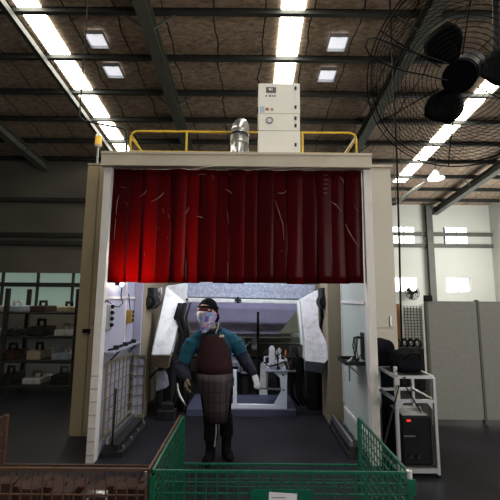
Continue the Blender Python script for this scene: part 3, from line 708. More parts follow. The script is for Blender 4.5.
zt2 = wp(280, 372).z; xx0, xx1 = wp(265, 372).x, wp(287.5, 372).x
MB().box(xx0, xx1, D-.02, D+.35, zt2, zt2+.025).build('table_plate', M['spatter'], fx, bevel=.003)
MB().box(xx1, wp(296, 372).x, D-.0, D+.05, zt2+.0, zt2+.02).build('pin', M['steel'], fx)
b = MB(); b.prism([wp(266, 373), wp(268, 373), wp(268, 389), wp(266, 389)], (0, .03, 0)); b.prism([wp(258, 388), wp(280, 388.5), wp(280, 390), wp(258, 389.5)], (0, .03, 0)); b.build('rear_stay', M['steel'], fx)
for x, y in ((283, 375), (283.5, 390)): q = wp(x, y); MB().cyl(q+Vector((0, -.008, 0)), q+Vector((0, .0, 0)), .012, 8).build('bolt', M['darksteel'], fx)
zb = zt2+.025
cf = thing('clamping_fixture', (.25, D+.1, zb), 'cluster of silver clamps and air cylinders on top of the white frame', 'clamp fixture')
def cyl_at(x, y0, y1, r, m, nm, d=.1, n=14, tilt=0):
    a = at(x+tilt, y0, D+d); c = at(x, y1, D+d); c.z = max(c.z, zb+.0)
    return MB().cyl(c, a, r, n).build(nm, M[m], cf, smooth=False)
cyl_at(272, 348, 364, .045, 'fixmetal', 'air_cylinder', .08, 18); cyl_at(272, 346, 348, .028, 'fixmetal', 'cylinder_cap', .08)
cyl_at(280.5, 348, 362, .018, 'fixmetal', 'air_cylinder', .1, 12, -1.5); cyl_at(284.5, 350, 358, .014, 'copper', 'fitting', .1, 8, 2)
for x, y0, y1, w_, m, nm in ((267, 364, 372, .07, 'fixmetal', 'clamp_block'), (273.5, 366, 372, .09, 'spatter', 'clamp_block'), (281.5, 360, 366, .08, 'fixmetal', 'clamp_block'), (278, 366, 372, .05, 'darksteel', 'clamp_block'), (284, 366, 372, .05, 'fixmetal', 'clamp_block')):
    a = at(x, y0, D+.06); c = at(x, y1, D+.06); MB().box(a.x-w_/2, a.x+w_/2, D+.03, D+.12, max(c.z, zb), a.z).build(nm, M[m], cf, bevel=.006)
b = MB()
b.tube([at(262, 356, D+.1), at(265, 352, D+.1), at(269, 350, D+.1)], .008, 6); b.tube([at(277, 356, D+.05), at(281, 353, D+.05), at(287, 357, D+.05), at(289, 364, D+.05), at(286, 370, D+.05)], .008, 6)
b.tube([at(264, 362, D+.02), at(270, 367, D+.0), at(279, 364, D+.02), at(286, 361, D+.02)], .009, 6); b.tube([at(275, 352, D+.12), at(278, 360, D+.1), at(276, 369, D+.1)], .010, 6)
b.build('air_hose', M['black'], cf, smooth=True)
for x, y0_, y1_, dd in ((264.5, 357, 371, .16), (276.5, 351, 366, .16), (288, 363, 372, .12)):
    a = at(x, y0_, D+dd); c = at(x, y1_, D+dd); c.z = max(c.z, zb); MB().bar(c, a, .022, .022).build('clamp_arm', M['fixmetal'], cf); MB().bar(a, a+Vector((.07, -.03, .015)), .018, .018).build('clamp_lever', M['copper'] if x > 280 else M['fixmetal'], cf)
for x, y in ((268, 368), (276, 362), (283, 369), (286, 360)): q = at(x, y, D+.0); MB().cyl(q, q+Vector((0, .04, 0)), .02, 8).build('knob', M['fixmetal'], cf)

# cable bundles
def bundle(name, lab, pts_list, r):
    b = MB()
    for pts in pts_list: b.tube([at(p[0]+random.uniform(-1.6, 1.6), p[1], p[2]+random.uniform(-.06, .06)) for p in pts], r*random.uniform(.55, 1.0), 7)
    return tag(b.build(name, M['black'], smooth=True), lab, 'cables')
bundle('cable_bundle', 'thick black cable bundle hanging beside the left positioner arm', [[(182+dx, 303, 5.35), (179+dx, 318, 5.3), (183+dx, 335, 5.25), (179+dx*.6, 352, 5.2), (184+dx, 372, 5.2), (180+dx, 395, 5.2), (176+dx*1.5, 412, 5.25)] for dx in (-3, -1, 1, 3, 4.5, 7)], .028)
bundle('cable_bundle', 'black cable bundle hanging left of the right positioner arm', [[(291+dx, 345, 5.3), (293+dx, 360, 5.3), (292+dx, 378, 5.3), (294+dx, 396, 5.3), (300+dx, 405, 5.35)] for dx in (-1, 3, 6)], .034)
bundle('cable_bundle', 'black cable bundle hanging under the right drive motor', [[(322+dx, 308, 5.15), (323+dx, 318, 5.2), (320+dx, 335, 5.4), (323+dx, 350, 5.5), (322+dx, 362, 5.6)] for dx in (0, 4, 7)], .03)
# gas cylinder
q = at(323, 394, 5.6); x = q.x
gc = thing('gas_cylinder', (x+.0, 5.75, 0), 'blue gas cylinder standing behind the right positioner arm', 'gas cylinder')
zt_ = at(323, 362, 5.75).z
MB().tube([(x, 5.75, 0), (x, 5.75, zt_-.1), (x, 5.75, zt_-.03), (x, 5.75, zt_)], [.085, .085, .07, .03], 20).build('cylinder_body', M['blue'], gc, smooth=True)
MB().cyl((x, 5.75, zt_), (x, 5.75, zt_+.07), .018, 10).build('valve', M['copper'], gc)
# robot wrist parts low left (pale)
q = at(160, 380, 5.3)
rbt = thing('wire_feed_stand', (q.x, 5.25, 0), 'pale lilac feed unit low down beneath the left positioner arm', 'feed unit')
a = at(153, 373, 5.2); c = at(166, 391, 5.2)
MB().prism([at(156, 372, 5.2), at(164, 370, 5.2), at(167, 388, 5.2), at(155, 392, 5.2)], (0, .16, 0)).build('unit_body', M['lilac'], rbt, bevel=.02)
MB().cyl((q.x, 5.3, 0), (q.x, 5.3, at(160, 389, 5.3).z), .05, 14).build('pedestal', M['darksteel'], rbt)
MB().tube([at(150, 378, 5.15), at(157, 370, 5.15), at(165, 368, 5.15), at(170, 378, 5.2)], .012, 6).build('feed_hose', M['black'], rbt, smooth=True)
# orange wheel / scrap on dark floor left
b = MB(); b.box(-1.22, -.98, 5.05, 5.3, 0, .12); b.box(-1.18, -1.02, 5.1, 5.25, .12, .2)
tag(b.build('pedal_box', M['darksteel'], bevel=.01), 'dark steel pedal box on the floor under the left positioner arm', 'pedal')

# ------------------------------------------------------------------ person
YP0 = 3.90
pe = thing('person', (at(214, 460, 3.9).x, YP0, 0), 'person standing in teal jacket, black cap, patterned face scarf and maroon apron', 'person')
hc = at(207.5, 312, 3.79); yaw = R(-28)
HM = Matrix.Rotation(yaw, 4, 'Z') @ Matrix.Rotation(R(-6), 4, 'X') @ Matrix.Scale(1.07, 4)
def hp(x, y, z): return hc+(HM @ Vector((x, y, z)))
shL, shR = at(193, 341, 3.90), at(234.5, 340.5, 3.90)
elL, wrL = at(180, 367, 3.90), at(187, 379, 3.72)
elR, wrR = at(242.5, 357, 3.92), at(253.5, 374, 3.84)
tors = [(at(216, 383, 3.9), .175, .13), (at(215.5, 372, 3.9), .185, .135), (at(214.5, 358, 3.9), .175, .13), (at(213.5, 346, 3.9), .205, .13), (at(213, 339.5, 3.9), .19, .12), (at(212.5, 334, 3.9), .15, .10), (at(212, 331, 3.88), .085, .08)]
def hand(mb, w, d, nrm, thumb_side, r, curl=.5, L=1.0):
    """palm + five bent fingers; w wrist, d direction, nrm palm normal"""
    d = Vector(d).normalized(); nrm = Vector(nrm); nrm = (nrm-d*nrm.dot(d)).normalized(); s = d.cross(nrm).normalized()*thumb_side
    pl = .085*L
    mb.loft([(w-d*.03, s*.030, nrm*.024), (w+d*.01, s*.032, nrm*.02), (w+d*pl*.5, s*.042, nrm*.019), (w+d*pl, s*.044, nrm*.015)], 14)
    for i, (off, ln) in enumerate(((.033, .072), (.012, .080), (-.010, .075), (-.031, .058))):
        p = w+d*(pl-.012)+s*off; dirn = (d+s*off*2).normalized(); pts = [p]; q = dirn.copy()
        for k, seg in enumerate((.45, .32, .23)):
            a = curl*(.5+.25*k)*(1+.12*i)
            q = (q*math.cos(a)+nrm*math.sin(a)).normalized(); pts.append(pts[-1]+q*ln*L*seg)
        mb.tube(pts, [r*1.1, r*1.05, r, r*.75], 8)
    p = w+d*.018+s*.028; q = (d*.75+s*.6+nrm*.25).normalized()
    pts = [p, p+q*.035*L]; q = (q+nrm*.35+d*.25).normalized(); pts.append(pts[-1]+q*.03*L); pts.append(pts[-1]+q*.022*L)
    mb.tube(pts, [r*1.4, r*1.25, r*1.1, r*.8], 8)
hdR = (at(258, 386, 3.80)-wrR); hdL = (at(185, 391, 3.66)-wrL)
# continuous body (mostly under clothes)
b = MB()
b.loft([(c, Vector((rx-.03, 0, 0)), Vector((0, ry-.025, 0))) for c, rx, ry in tors], 20)
nk = at(211.5, 331, 3.87)
b.loft([(nk+Vector((0, 0, -.05)), (.06, 0, 0), (0, .06, 0)), (hc+Vector((.01, .02, -.03)), (.055, 0, 0), (0, .058, 0))], 14)
b.sphere(hc, 1, 24, (.077, .096, .118), HM)
b.sphere(hp(0, -.035, -.065), 1, 16, (.055, .06, .055), HM)       # jaw
b.sphere(hp(0, -.098, -.018), 1, 10, (.013, .018, .028), HM)      # nose
b.sphere(hp(-.078, .005, -.015), 1, 8, (.012, .022, .032), HM); b.sphere(hp(.078, .005, -.015), 1, 8, (.012, .022, .032), HM)
for s_, e_, w_ in ((shL, elL, wrL), (shR, elR, wrR)): b.tube([s_, s_.lerp(e_, .5), e_, e_.lerp(w_, .5), w_], [.055, .05, .042, .036, .028], 12)
b.tube([at(213, 335, 3.9), shL], .05, 10); b.tube([at(213, 335, 3.9), shR], .05, 10)
ftL = Vector((at(210, 460, 3.86).x, 3.88, 0)); ftR = Vector((at(226, 457, 3.98).x, 4.0, 0))
for hipx, f in ((-.08, ftL), (.075, ftR)):
    hp_ = at(216, 383, 3.9)+Vector((hipx, 0, 0)); kn = Vector((hp_.x*.5+f.x*.5, 3.89, .46))
    b.tube([hp_, hp_.lerp(kn, .5), kn, Vector((f.x, f.y, .28)), Vector((f.x, f.y, .08))], [.09, .075, .055, .045, .035], 12)
    b.tube([Vector((f.x, f.y+.03, .05)), Vector((f.x, f.y-.05, .045))], .03, 8)
hand(b, wrR, hdR, (-.6, .5, 0), 1, .008, .35); hand(b, wrL, hdL, (.8, .3, 0), 1, .008, .9)
body = b.build('body', M['skin'], pe, smooth=True)
rm = body.modifiers.new('remesh', 'REMESH'); rm.mode = 'VOXEL'; rm.voxel_size = .0065; rm.use_smooth_shade = True
sm = body.modifiers.new('smooth', 'SMOOTH'); sm.iterations = 2
# eyes
for sx in (-1, 1):
    e_ = MB().sphere(hp(sx*.031, -.086, .012), .013, 10).build('eye', M['paper'], body, smooth=True)
# jacket
b = MB(); b.loft([(c, Vector((rx, 0, 0)), Vector((0, ry, 0))) for c, rx, ry in [(at(216, 386, 3.9), .19, .145)]+tors[1:]], 24)
b.sphere(shL+Vector((.015, 0, -.01)), .070, 14); b.sphere(shR+Vector((-.015, 0, -.01)), .070, 14)
for q_, s_ in ((at(209.5, 332.5, 3.9), shL), (at(214.5, 332, 3.9), shR)): b.tube([q_, q_.lerp(s_, .5), s_+Vector((0, 0, .012))], [.075, .072, .055], 14)
for s_, e_, fr_ in ((shL, elL, .78), (shR, elR, .80)): b.tube([s_, s_.lerp(e_, .4), s_.lerp(e_, fr_)], [.078, .078, .068], 14)
b.tube([at(212, 336, 3.9), nk+Vector((0, .0, .01))], [.10, .078], 18)
jk = b.build('jacket', M['teal'], pe, smooth=True)
rm = jk.modifiers.new('remesh', 'REMESH'); rm.mode = 'VOXEL'; rm.voxel_size = .009; rm.use_smooth_shade = True
sm = jk.modifiers.new('smooth', 'SMOOTH'); sm.iterations = 5
tx = bpy.data.textures.new('folds', 'CLOUDS'); tx.noise_scale = .09
dm = jk.modifiers.new('folds', 'DISPLACE'); dm.texture = tx; dm.strength = .028; dm.mid_level = .5; dm.texture_coords = 'LOCAL'
# collar and piping
b = MB(); b.tube([nk+Vector((.085*math.cos(t), -.008+.085*math.sin(t), .028+.022*math.sin(t))) for t in [k*math.pi/10 for k in range(20)]], .027, 8, closed=True)
b.build('collar', M['navy'], jk, smooth=True)
def onfront(x, y, dd=0): return at(x, y, 3.775+dd)
MB().tube([onfront(218.5, 323, .02), onfront(217.5, 329), onfront(215.5, 333.5, -.01)], .007, 6).build('piping', M['stripe'], jk)
MB().tube([onfront(202.5, 328, .02), onfront(202.5, 333, -.005)], .006, 6).build('piping', M['stripe'], jk)
a = onfront(219, 335, -.012); c = onfront(224, 337, -.012); MB().box(a.x, c.x, a.y-.004, a.y+.01, c.z, a.z).build('chest_patch', M['patch'], jk)
# oversleeves
for s_, e_, w_ in ((shL, elL, wrL), (shR, elR, wrR)):
    b = MB(); pts = [s_.lerp(e_, .70), s_.lerp(e_, .86), e_, e_.lerp(w_, .35), e_.lerp(w_, .75), e_.lerp(w_, 1.14)]
    b.tube(pts, [.068, .072, .070, .066, .056, .043], 16)
    o = b.build('oversleeve', M['navy'], pe, smooth=True)
    o.modifiers.new('sub', 'SUBSURF').render_levels = 2; d2 = o.modifiers.new('folds', 'DISPLACE'); d2.texture = tx; d2.strength = .02; d2.texture_coords = 'LOCAL'
# gloves
for w_, hd, nn, m, cu in ((wrR, hdR, (-.6, .5, 0), 'gloveW', .35), (wrL, hdL, (.8, .3, 0), 'gloveT', .9)):
    b = MB(); hand(b, w_, hd, nn, 1, .0105, cu, 1.02)
    o = b.build('glove', M[m], pe, smooth=True); rm = o.modifiers.new('remesh', 'REMESH'); rm.mode = 'VOXEL'; rm.voxel_size = .0045; rm.use_smooth_shade = True
# trousers
b = MB()
for hipx, f in ((-.075, ftL), (.075, ftR)):
    h_ = at(216, 380, 3.9)+Vector((hipx, 0, 0)); kn = Vector((h_.x*.5+f.x*.5, 3.89, .46))
    b.tube([h_, h_.lerp(kn, .5), kn, Vector((f.x, f.y, .3)), Vector((f.x, f.y, .20))], [.10, .09, .07, .07, .075], 14)
b.sphere(at(216, 382, 3.9), 1, 14, (.17, .12, .09))
tr_ = b.build('trousers', M['trouser'], pe, smooth=True); rm = tr_.modifiers.new('remesh', 'REMESH'); rm.mode = 'VOXEL'; rm.voxel_size = .01; rm.use_smooth_shade = True
# boots
for f, ang in ((ftL, -12), (ftR, 18)):
    b = MB(); dv = Vector((math.sin(R(ang)), -math.cos(R(ang)), 0)); sd = Vector((dv.y, -dv.x, 0))
    b.loft([(f+Vector((0, 0, .40)), (.062, 0, 0), (0, .068, 0)), (f+Vector((0, 0, .25)), (.060, 0, 0), (0, .064, 0)), (f+Vector((0, .01, .12)), (.05, 0, 0), (0, .055, 0)), (f+Vector((0, 0, .07)), (.052, 0, 0), (0, .07, 0)), (f+Vector((0, 0, .012)), (.048, 0, 0), (0, .07, 0))], 16)
    b.loft([(f-dv*.07+Vector((0, 0, .035)), sd*.03, Vector((0, 0, .03))), (f+Vector((0, 0, .05)), sd*.047, Vector((0, 0, .048))), (f+dv*.10+Vector((0, 0, .045)), sd*.048, Vector((0, 0, .042))), (f+dv*.165+Vector((0, 0, .035)), sd*.04, Vector((0, 0, .033))), (f+dv*.19+Vector((0, 0, .028)), sd*.018, Vector((0, 0, .018)))], 14)
    o = b.build('boot', M['trouser'], pe, smooth=True); rm = o.modifiers.new('remesh', 'REMESH'); rm.mode = 'VOXEL'; rm.voxel_size = .007; rm.use_smooth_shade = True
    if f is ftL: MB().tube([f+Vector((.055, -.05, .36)), f+Vector((.058, -.055, .28)), f+Vector((.05, -.055, .2)), f+Vector((.045, -.06, .15))], .006, 6).build('lace', M['alu'], o)
# apron: bib + skirt with dark grid lines
def apron_part(rows, name, m):
    b = MB(); g = []; n = 16
    for (xc, y, hw, Dd, bow) in rows:
        row = []
        for k in range(n+1):
            u = k/n*2-1; p = at(xc, y, Dd); row.append(b.b.verts.new((p.x+hw*math.sin(u*1.35)/math.sin(1.35), p.y+bow*(1-math.cos(u*1.35)), p.z)))
        g.append(row)
    for i in range(len(g)-1):
        for k in range(n): b.b.faces.new((g[i][k], g[i][k+1], g[i+1][k+1], g[i+1][k]))
    o = b.build(name, m, pe, smooth=True, solid=.005); return o
ap = apron_part([(211, 335, .10, 3.755, .04), (211.5, 338, .115, 3.75, .05), (212.5, 344, .14, 3.74, .08), (213, 350, .158, 3.735, .11), (213, 358, .17, 3.73, .125), (213.5, 366, .182, 3.725, .14), (213.5, 376, .188, 3.72, .15)], 'apron_bib', M['apron'])
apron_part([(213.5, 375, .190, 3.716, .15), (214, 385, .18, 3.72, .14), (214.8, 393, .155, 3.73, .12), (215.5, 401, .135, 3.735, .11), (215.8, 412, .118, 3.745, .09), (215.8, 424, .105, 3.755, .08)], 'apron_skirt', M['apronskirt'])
MB().tube([at(203, 336, 3.755), at(205, 331, 3.79), at(207, 328, 3.82)], .007, 6).build('apron_strap', M['apron'], ap)
MB().tube([at(219, 336, 3.755), at(219.5, 331, 3.79), at(218, 327, 3.82)], .007, 6).build('apron_strap', M['apron'], ap)
# cap
b = MB(); n = 24; rings = []
for j in range(9):
    th = j/8*R(92); row = []
    for k in range(n):
        ph = 2*math.pi*k/n; fw = max(0, -math.sin(ph))
        t2 = th*(1-.36*fw*(th/R(92)))+(max(0, math.sin(ph))*.32*(j/8)**2)
        row.append(b.b.verts.new(hp(.088*math.sin(t2)*math.cos(ph), .008+.108*math.sin(t2)*math.sin(ph), .012+.122*math.cos(t2))))
    rings.append(row)
for A, B_ in zip(rings[1:], rings[2:]):
    for k in range(n): b.b.faces.new((A[k], A[(k+1) % n], B_[(k+1) % n], B_[k]))
b.b.faces.new(rings[1])
for v in rings[0]: b.b.verts.remove(v)
cap = b.build('cap', M['blackcloth'], pe, smooth=True, solid=.008)
b = MB(); b.loft([(hp(.02, .10, -.01), (.045, 0, 0), (0, .03, 0)), (hp(.03, .115, -.05), (.035, 0, 0), (0, .022, 0)), (hp(.035, .12, -.09), (.012, 0, 0), (0, .01, 0))], 12); b.build('cap_tail', M['blackcloth'], cap, smooth=True)
b = MB(); b.tube([hp(.09*math.cos(t), .008+.108*math.sin(t), .045) for t in [k*math.pi/14 for k in range(28)]], .010, 8, closed=True); 
b.build('cap_band', M['blackcloth'], cap, smooth=True)
# glasses
b = MB(); b.loft([(hp(.085*math.sin(u), -.018-.088*math.cos(u), .014), HM.to_3x3() @ Vector((0, 0, .017)), HM.to_3x3() @ Vector((.004*math.sin(u), -.004*math.cos(u), 0))) for u in [R(a_) for a_ in range(-70, 71, 10)]], 10)
gl = b.build('safety_glasses', M['lens'], pe, smooth=True)
MB().tube([hp(.086*math.sin(u), -.018-.09*math.cos(u), .034) for u in [R(a_) for a_ in range(-75, 76, 10)]], .0045, 6).build('glasses_frame', M['black'], gl)
for sx in (-1, 1): MB().tube([hp(sx*.083, -.04, .03), hp(sx*.088, .02, .022), hp(sx*.082, .055, .01)], .004, 6).build('temple_arm', M['black'], gl)
# scarf over nose, mouth and neck
b = MB(); secs_ = []
for z, rx, ry, cy in ((.002, .088, .108, -.002), (-.02, .089, .114, -.004), (-.05, .085, .108, -.006), (-.08, .076, .094, -.006), (-.11, .070, .084, .002), (-.14, .062, .074, .006), (-.17, .036, .048, -.012), (-.20, .012, .016, -.04)):
    secs_.append((hp(0, cy, z), HM.to_3x3() @ Vector((rx, 0, 0)), HM.to_3x3() @ Vector((0, ry, 0))))
b.loft(secs_, 28, cap=False)
sc = b.build('face_scarf', M['scarf'], pe, smooth=True, solid=.004); sc.modifiers.new('sub', 'SUBSURF').render_levels = 1
d2 = sc.modifiers.new('folds', 'DISPLACE'); d2.texture = tx; d2.strength = .012; d2.texture_coords = 'LOCAL'
# held bent bright part
b = MB(); b.tube([at(177.5, 383, 3.64), at(178, 390, 3.63), at(180, 396, 3.63), at(183, 401, 3.63), at(186, 406, 3.63)], [.006, .011, .013, .011, .006], 8)
hb = b.build('steel_hook', M['alu'], smooth=True); tag(hb, 'bright bent steel hook held low in the tan gloved hand', 'hook')
b = MB(); b.tube([at(177.5, 383, 3.64), at(181, 379, 3.65), at(186, 384, 3.655), at(188, 392, 3.66)], .006, 8); b.build('grip', M['darksteel'], hb, smooth=True) if False else b.b.free()

# ------------------------------------------------------------------ wire containers
def container(x0, x1, y0, y1, zr, zgate, m, label, grp, hs=.05):
    t = thing('wire_container', ((x0+x1)/2, (y0+y1)/2, 0), label, 'wire container', grp)
    nx = round((x1-x0)/.05); ny = round((y1-y0)/.05); z0 = .12
    def wires(P0, P1, za, zb, nu, name):
        b = MB(); P0 = Vector(P0); P1 = Vector(P1); nv = round((zb-za)/hs)
        n_ = Vector((-(P1-P0).y, (P1-P0).x, 0)).normalized()*.004
        for i in range(nu+1): q = P0.lerp(P1, i/nu); b.bar((q.x, q.y, za), (q.x, q.y, zb), .0055)
        for j in range(nv+1): z = za+(zb-za)*j/nv; b.bar(P0+n_+Vector((0, 0, z)), P1+n_+Vector((0, 0, z)), .0055)
        o = b.build(name, m, t)
        for z in (zb, za): b = MB(); b.bar(P0+Vector((0, 0, z)), P1+Vector((0, 0, z)), .012); b.build('rim_wire', m, o)
        return o
    wires((x0, y0, 0), (x1, y0, 0), z0, zr, nx, 'front_panel')
    wires((x0, y0, 0), (x0, y1, 0), z0, zr, ny, 'side_panel')
    wires((x1, y0, 0), (x1, y1, 0), z0, zr, ny, 'side_panel')
    wires((x0, y1, 0), (x1, y1, 0), z0, zgate, nx, 'rear_gate')
    b = MB()
    for i in range(nx+1): x = x0+(x1-x0)*i/nx; b.bar((x, y0, z0), (x, y1, z0), .0055)
    for j in range(ny+1): y = y0+(y1-y0)*j/ny; b.bar((x0, y, z0+.006), (x1, y, z0+.006), .0055)
    b.build('base_mesh', m, t)
    for x in (x0, x1):
        for y in (y0, y1):
            MB().box(x-.011, x+.011, y-.011, y+.011, 0.0, zr if y == y1 else zr-.02).build('corner_post', m, t)
    for x in (x0+.15, x1-.15):
        b = MB(); b.tube([(x, y0+.02, z0-.004), (x, y0+.05, .012), (x, y1-.05, .012), (x, y1-.02, z0-.004)], .012, 6); b.build('runner', m, t)
    return t
y0, y1 = 1.83, 2.62
A = at(153, 470.5, y0); B_ = at(409, 473, y0)
gz = at(280, 472, y0).z; zg = at(270, 464.5, y1).z
gx0, gx1 = A.x, B_.x
g = container(gx0, gx1, y0, y1, gz, zg, M['green'], 'green painted wire mesh container in the foreground with a paper tag', 'wire mesh containers')
b = MB()
a = at(251, 489, y0-.012); c = at(311, 489, y0-.012)
pt = MB().box(a.x, c.x, y0-.014, y0-.009, a.z-.14, a.z).build('tag_plate', M['green'], g)
a = at(269, 492, y0-.016); c = at(297, 494, y0-.016)
pp = MB().prism([a, c, c+Vector((-.004, 0, -.11)), a+Vector((-.004, 0, -.11))], (0, .0015, 0)).build('paper_tag', M['paper'], pt)
for k in range(3):
    z = a.z-.022-k*.022; MB().box(a.x+.012, a.x+.08, y0-.0175, y0-.0162, z-.0025, z).build('print_line', M['ink'], pp)
MB().box(gx1-.018, gx1+.022, y0-.02, y0-.012, gz-.09, gz-.02).build('corner_tab', M['green'], g)
MB().cyl((gx1, y0, gz-.02), (gx1, y0, gz+.012), .014, 10).build('corner_cap', M['robotwhite'], g)
rx1 = gx0-.022; rx0 = rx1-1.2
g2 = container(rx0, rx1, y0+.01, y1+.01, gz+.0, zg-.02, M['rust'], 'rusty brown wire mesh container in the left foreground holding rusty parts', 'wire mesh containers', .115)
# steel clip on the joint
a = at(146, 478, y0-.01); MB().box(a.x-.006, a.x+.004, a.y-.008, a.y, a.z-.03, a.z+.03).build('clip', M['steel'], g2)
# rusty parts in the container
for i in range(28):
    x = rx0+.12+(i % 7)*.155+random.uniform(-.02, .02); y = y0+.12+(i//7)*.17+random.uniform(-.01, .02); hgt = .135
    a_ = random.uniform(-.5, .5); R4 = Matrix.Translation((x, y, hgt)) @ Matrix.Rotation(a_*.3, 4, 'Z')
    h_ = 1.62-.452*(y+.08)-hgt-random.uniform(0, .06)
    b = MB(); b.box(-.055, .055, -.006, .006, 0, h_, R4); b.box(-.055, .055, .006, .07, h_-.012, h_, R4); b.box(-.055, .055, .006, .07, 0, .012, R4)
    b.tube([R4 @ Vector((-.04, .0, h_*.6)), R4 @ Vector((.04, 0, h_*.6))], .014, 8)
    o = b.build('rusty_bracket', M['rustpart'], bevel=.003); tag(o, 'dark rusty folded steel bracket inside the brown wire container', 'bracket', 'rusty brackets in the brown wire container')
a = at(97, 494, y0+.055); b = MB(); b.tube([(a.x-.05, a.y, a.z), (a.x+.05, a.y, a.z)], .016, 12); b.tube([(a.x-.045, a.y, a.z), (a.x-.045, a.y, .13)], .006, 6); b.tube([(a.x+.045, a.y, a.z), (a.x+.045, a.y, .13)], .006, 6)
tag(b.build('chrome_handle', M['steel'], smooth=True), 'bright chrome tube handle sticking up inside the brown wire container', 'handle')

# ------------------------------------------------------------------ right side: trolley, welder, bags
def foot(px, py): 
    p = at(px, py, 1); t = (0-EYE)/(p.z-EYE); return Vector((p.x*t, t, 0))
D = 3.57; xa = at(396.5, 400, D).x; xb = at(434.5, 400, D).x; yb2 = 4.03
z1, z2 = at(415, 377, D).z, at(415, 401, D).z; ztop = at(396.5, 366.5, D).z
tl = thing('aluminium_trolley', ((xa+xb)/2, (D+yb2)/2, 0), 'silver aluminium profile trolley frame standing right of the booth post', 'trolley')
for x, y, zt_ in ((xa, D, ztop), (xb, D, z1), (xa, yb2, z1), (xb, yb2, z1)): MB().box(x-.015, x+.015, y-.015, y+.015, 0.02, zt_).build('upright', M['alu'], tl, bevel=.004)
for z in (z1, z2): 
    b = MB(); b.box(xa+.015, xb-.015, D-.016, D+.016, z-.013, z+.013); b.box(xa+.015, xb-.015, yb2-.016, yb2+.016, z-.013, z+.013)
    b.box(xa-.016, xa+.016, D+.018, yb2-.018, z-.013, z+.013); b.box(xb-.016, xb+.016, D+.018, yb2-.018, z-.013, z+.013); b.build('shelf_frame', M['alu'], tl)
b = MB(); b.box(xa+.015, xb-.015, D-.016, D+.016, .04, .075); b.box(xb-.016, xb+.016, D+.018, yb2-.018, .04, .075); b.box(xa-.016, xa+.016, D+.018, yb2-.018, .04, .075); b.box(xa+.015, xb-.015, yb2-.016, yb2+.016, .04, .075); b.build('bottom_frame', M['alu'], tl)
b = MB(); b.prism([(xa+.018, D, z2-.016), (xa+.07, D, z2-.016), (xa+.018, D, z2-.08)], (0, .006, 0)); b.prism([(xb-.018, D, z2-.016), (xb-.07, D, z2-.016), (xb-.018, D, z2-.08)], (0, .006, 0)); b.build('gusset', M['alu'], tl)
for x in (xa, xb):
    for y in (D, yb2): MB().cyl((x, y, 0), (x, y, .025), .022, 12).build('foot_pad', M['black'], tl)
for q in ((396.5, 371), (396.5, 376)): pq = at(*q, D-.018); MB().cyl(pq+Vector((0, -.006, 0)), pq, .007, 8).build('bolt', M['black'], tl)
MB().box(xa-.01, xb+.01, D+.02, yb2-.02, .075, .09).build('bottom_shelf', M['darksteel'], tl)
MB().box(xa+.02, xb-.02, D+.02, yb2-.02, z1+.0, z1+.012).build('top_shelf', M['darksteel'], tl)
# welder on bottom shelf
wy = D+.03; a = at(401.5, 413, wy); c = at(433, 413, wy)
wd = thing('welding_machine', ((a.x+c.x)/2, wy+.25, .09), 'black welding power source with a small red display inside the trolley', 'welding machine')
wb = MB().box(a.x, c.x-.02, wy, wy+.36, .091, a.z-.03).build('machine_case', M['black'], wd, bevel=.015)
MB().tube([(a.x+.03, wy+.15, a.z-.032), (a.x+.03, wy+.15, a.z+.01), (c.x-.05, wy+.15, a.z+.01), (c.x-.05, wy+.15, a.z-.032)], .01, 8).build('carry_handle', M['greywhite'], wd)
MB().box(a.x+.02, c.x-.04, wy+.03, wy+.33, a.z-.03, a.z-.02).build('top_lid', M['greywhite'], wd)
q = at(408.5, 420.5, wy); MB().box(q.x-.02, q.x+.02, wy-.006, wy-.0005, q.z-.01, q.z+.01).build('display', M['redled'], wb, bevel=.002)
q = at(410, 436, wy); MB().box(q.x-.06, q.x+.05, wy-.004, wy-.0005, q.z-.007, q.z+.005).build('nameplate', M['labelgrey'], wb)
for k in range(2): q = at(410+k*8, 456, wy); MB().cyl(q+Vector((0, -.02, 0)), q, .018, 12).build('cable_socket', M['darksteel'], wb)
b = MB(); b.tube([at(405, 377, D-.03), at(404, 384, D-.06), at(409, 392, D-.05), at(416, 404, D-.03), at(421, 412, D-.02)], .007, 6)
tag(b.build('hanging_cable', M['black'], smooth=True), 'black cable hanging from the trolley top down across its shelf frame', 'cable')
b = MB(); b.tube([(at(399, 385, D-.03).x, D-.035, at(399, 385, D-.03).z), at(393, 410, D-.05), at(389, 425, D-.05), at(383, 450, D-.06), Vector((at(383, 450, D-.06).x, D-.06, .012))], .008, 6)
tag(b.build('leaning_rod', M['darksteel'], smooth=True), 'thin dark rod leaning against the front corner of the trolley', 'rod')
# bag on top shelf: lumpy
def lump(name, lab, cat, c, s, m, n=.35, sc=.12, zmin=None):
    b = MB(); b.sphere(c, 1, 28, s)
    for v in b.b.verts:
        d = (v.co-Vector(c)); k = 1+n*.3*math.sin(v.co.x/sc*3+v.co.z*9)+n*.25*math.sin(v.co.y/sc*4+v.co.x*11)+n*.2*math.sin(v.co.z/sc*5)
        # squarish
        e = Vector((d.x/s[0], d.y/s[1], d.z/s[2])); mxx = max(abs(e.x), abs(e.y), abs(e.z), .01); k *= 1+.25*(e.length/mxx-1)
        v.co = Vector(c)+d*k
        if zmin is not None and v.co.z < zmin: v.co.z = zmin
    o = b.build(name, m, smooth=True); tag(o, lab, cat); return o
zs = z1+.013
a = at(406, 362, D+.25)
bg = lump('black_bag', 'soft black cloth bag slumped on the top of the aluminium trolley', 'bag', (a.x+.0, D+.25, zs+.095), (.14, .17, .115), M['blackcloth'], .25, .12, zs)
MB().tube([Vector((a.x-.08, D+.12, zs+.13)), Vector((a.x-.03, D+.05, zs+.2)), Vector((a.x+.05, D+.06, zs+.2)), Vector((a.x+.09, D+.12, zs+.13))], .01, 8).build('bag_handle', M['black'], bg, smooth=True)
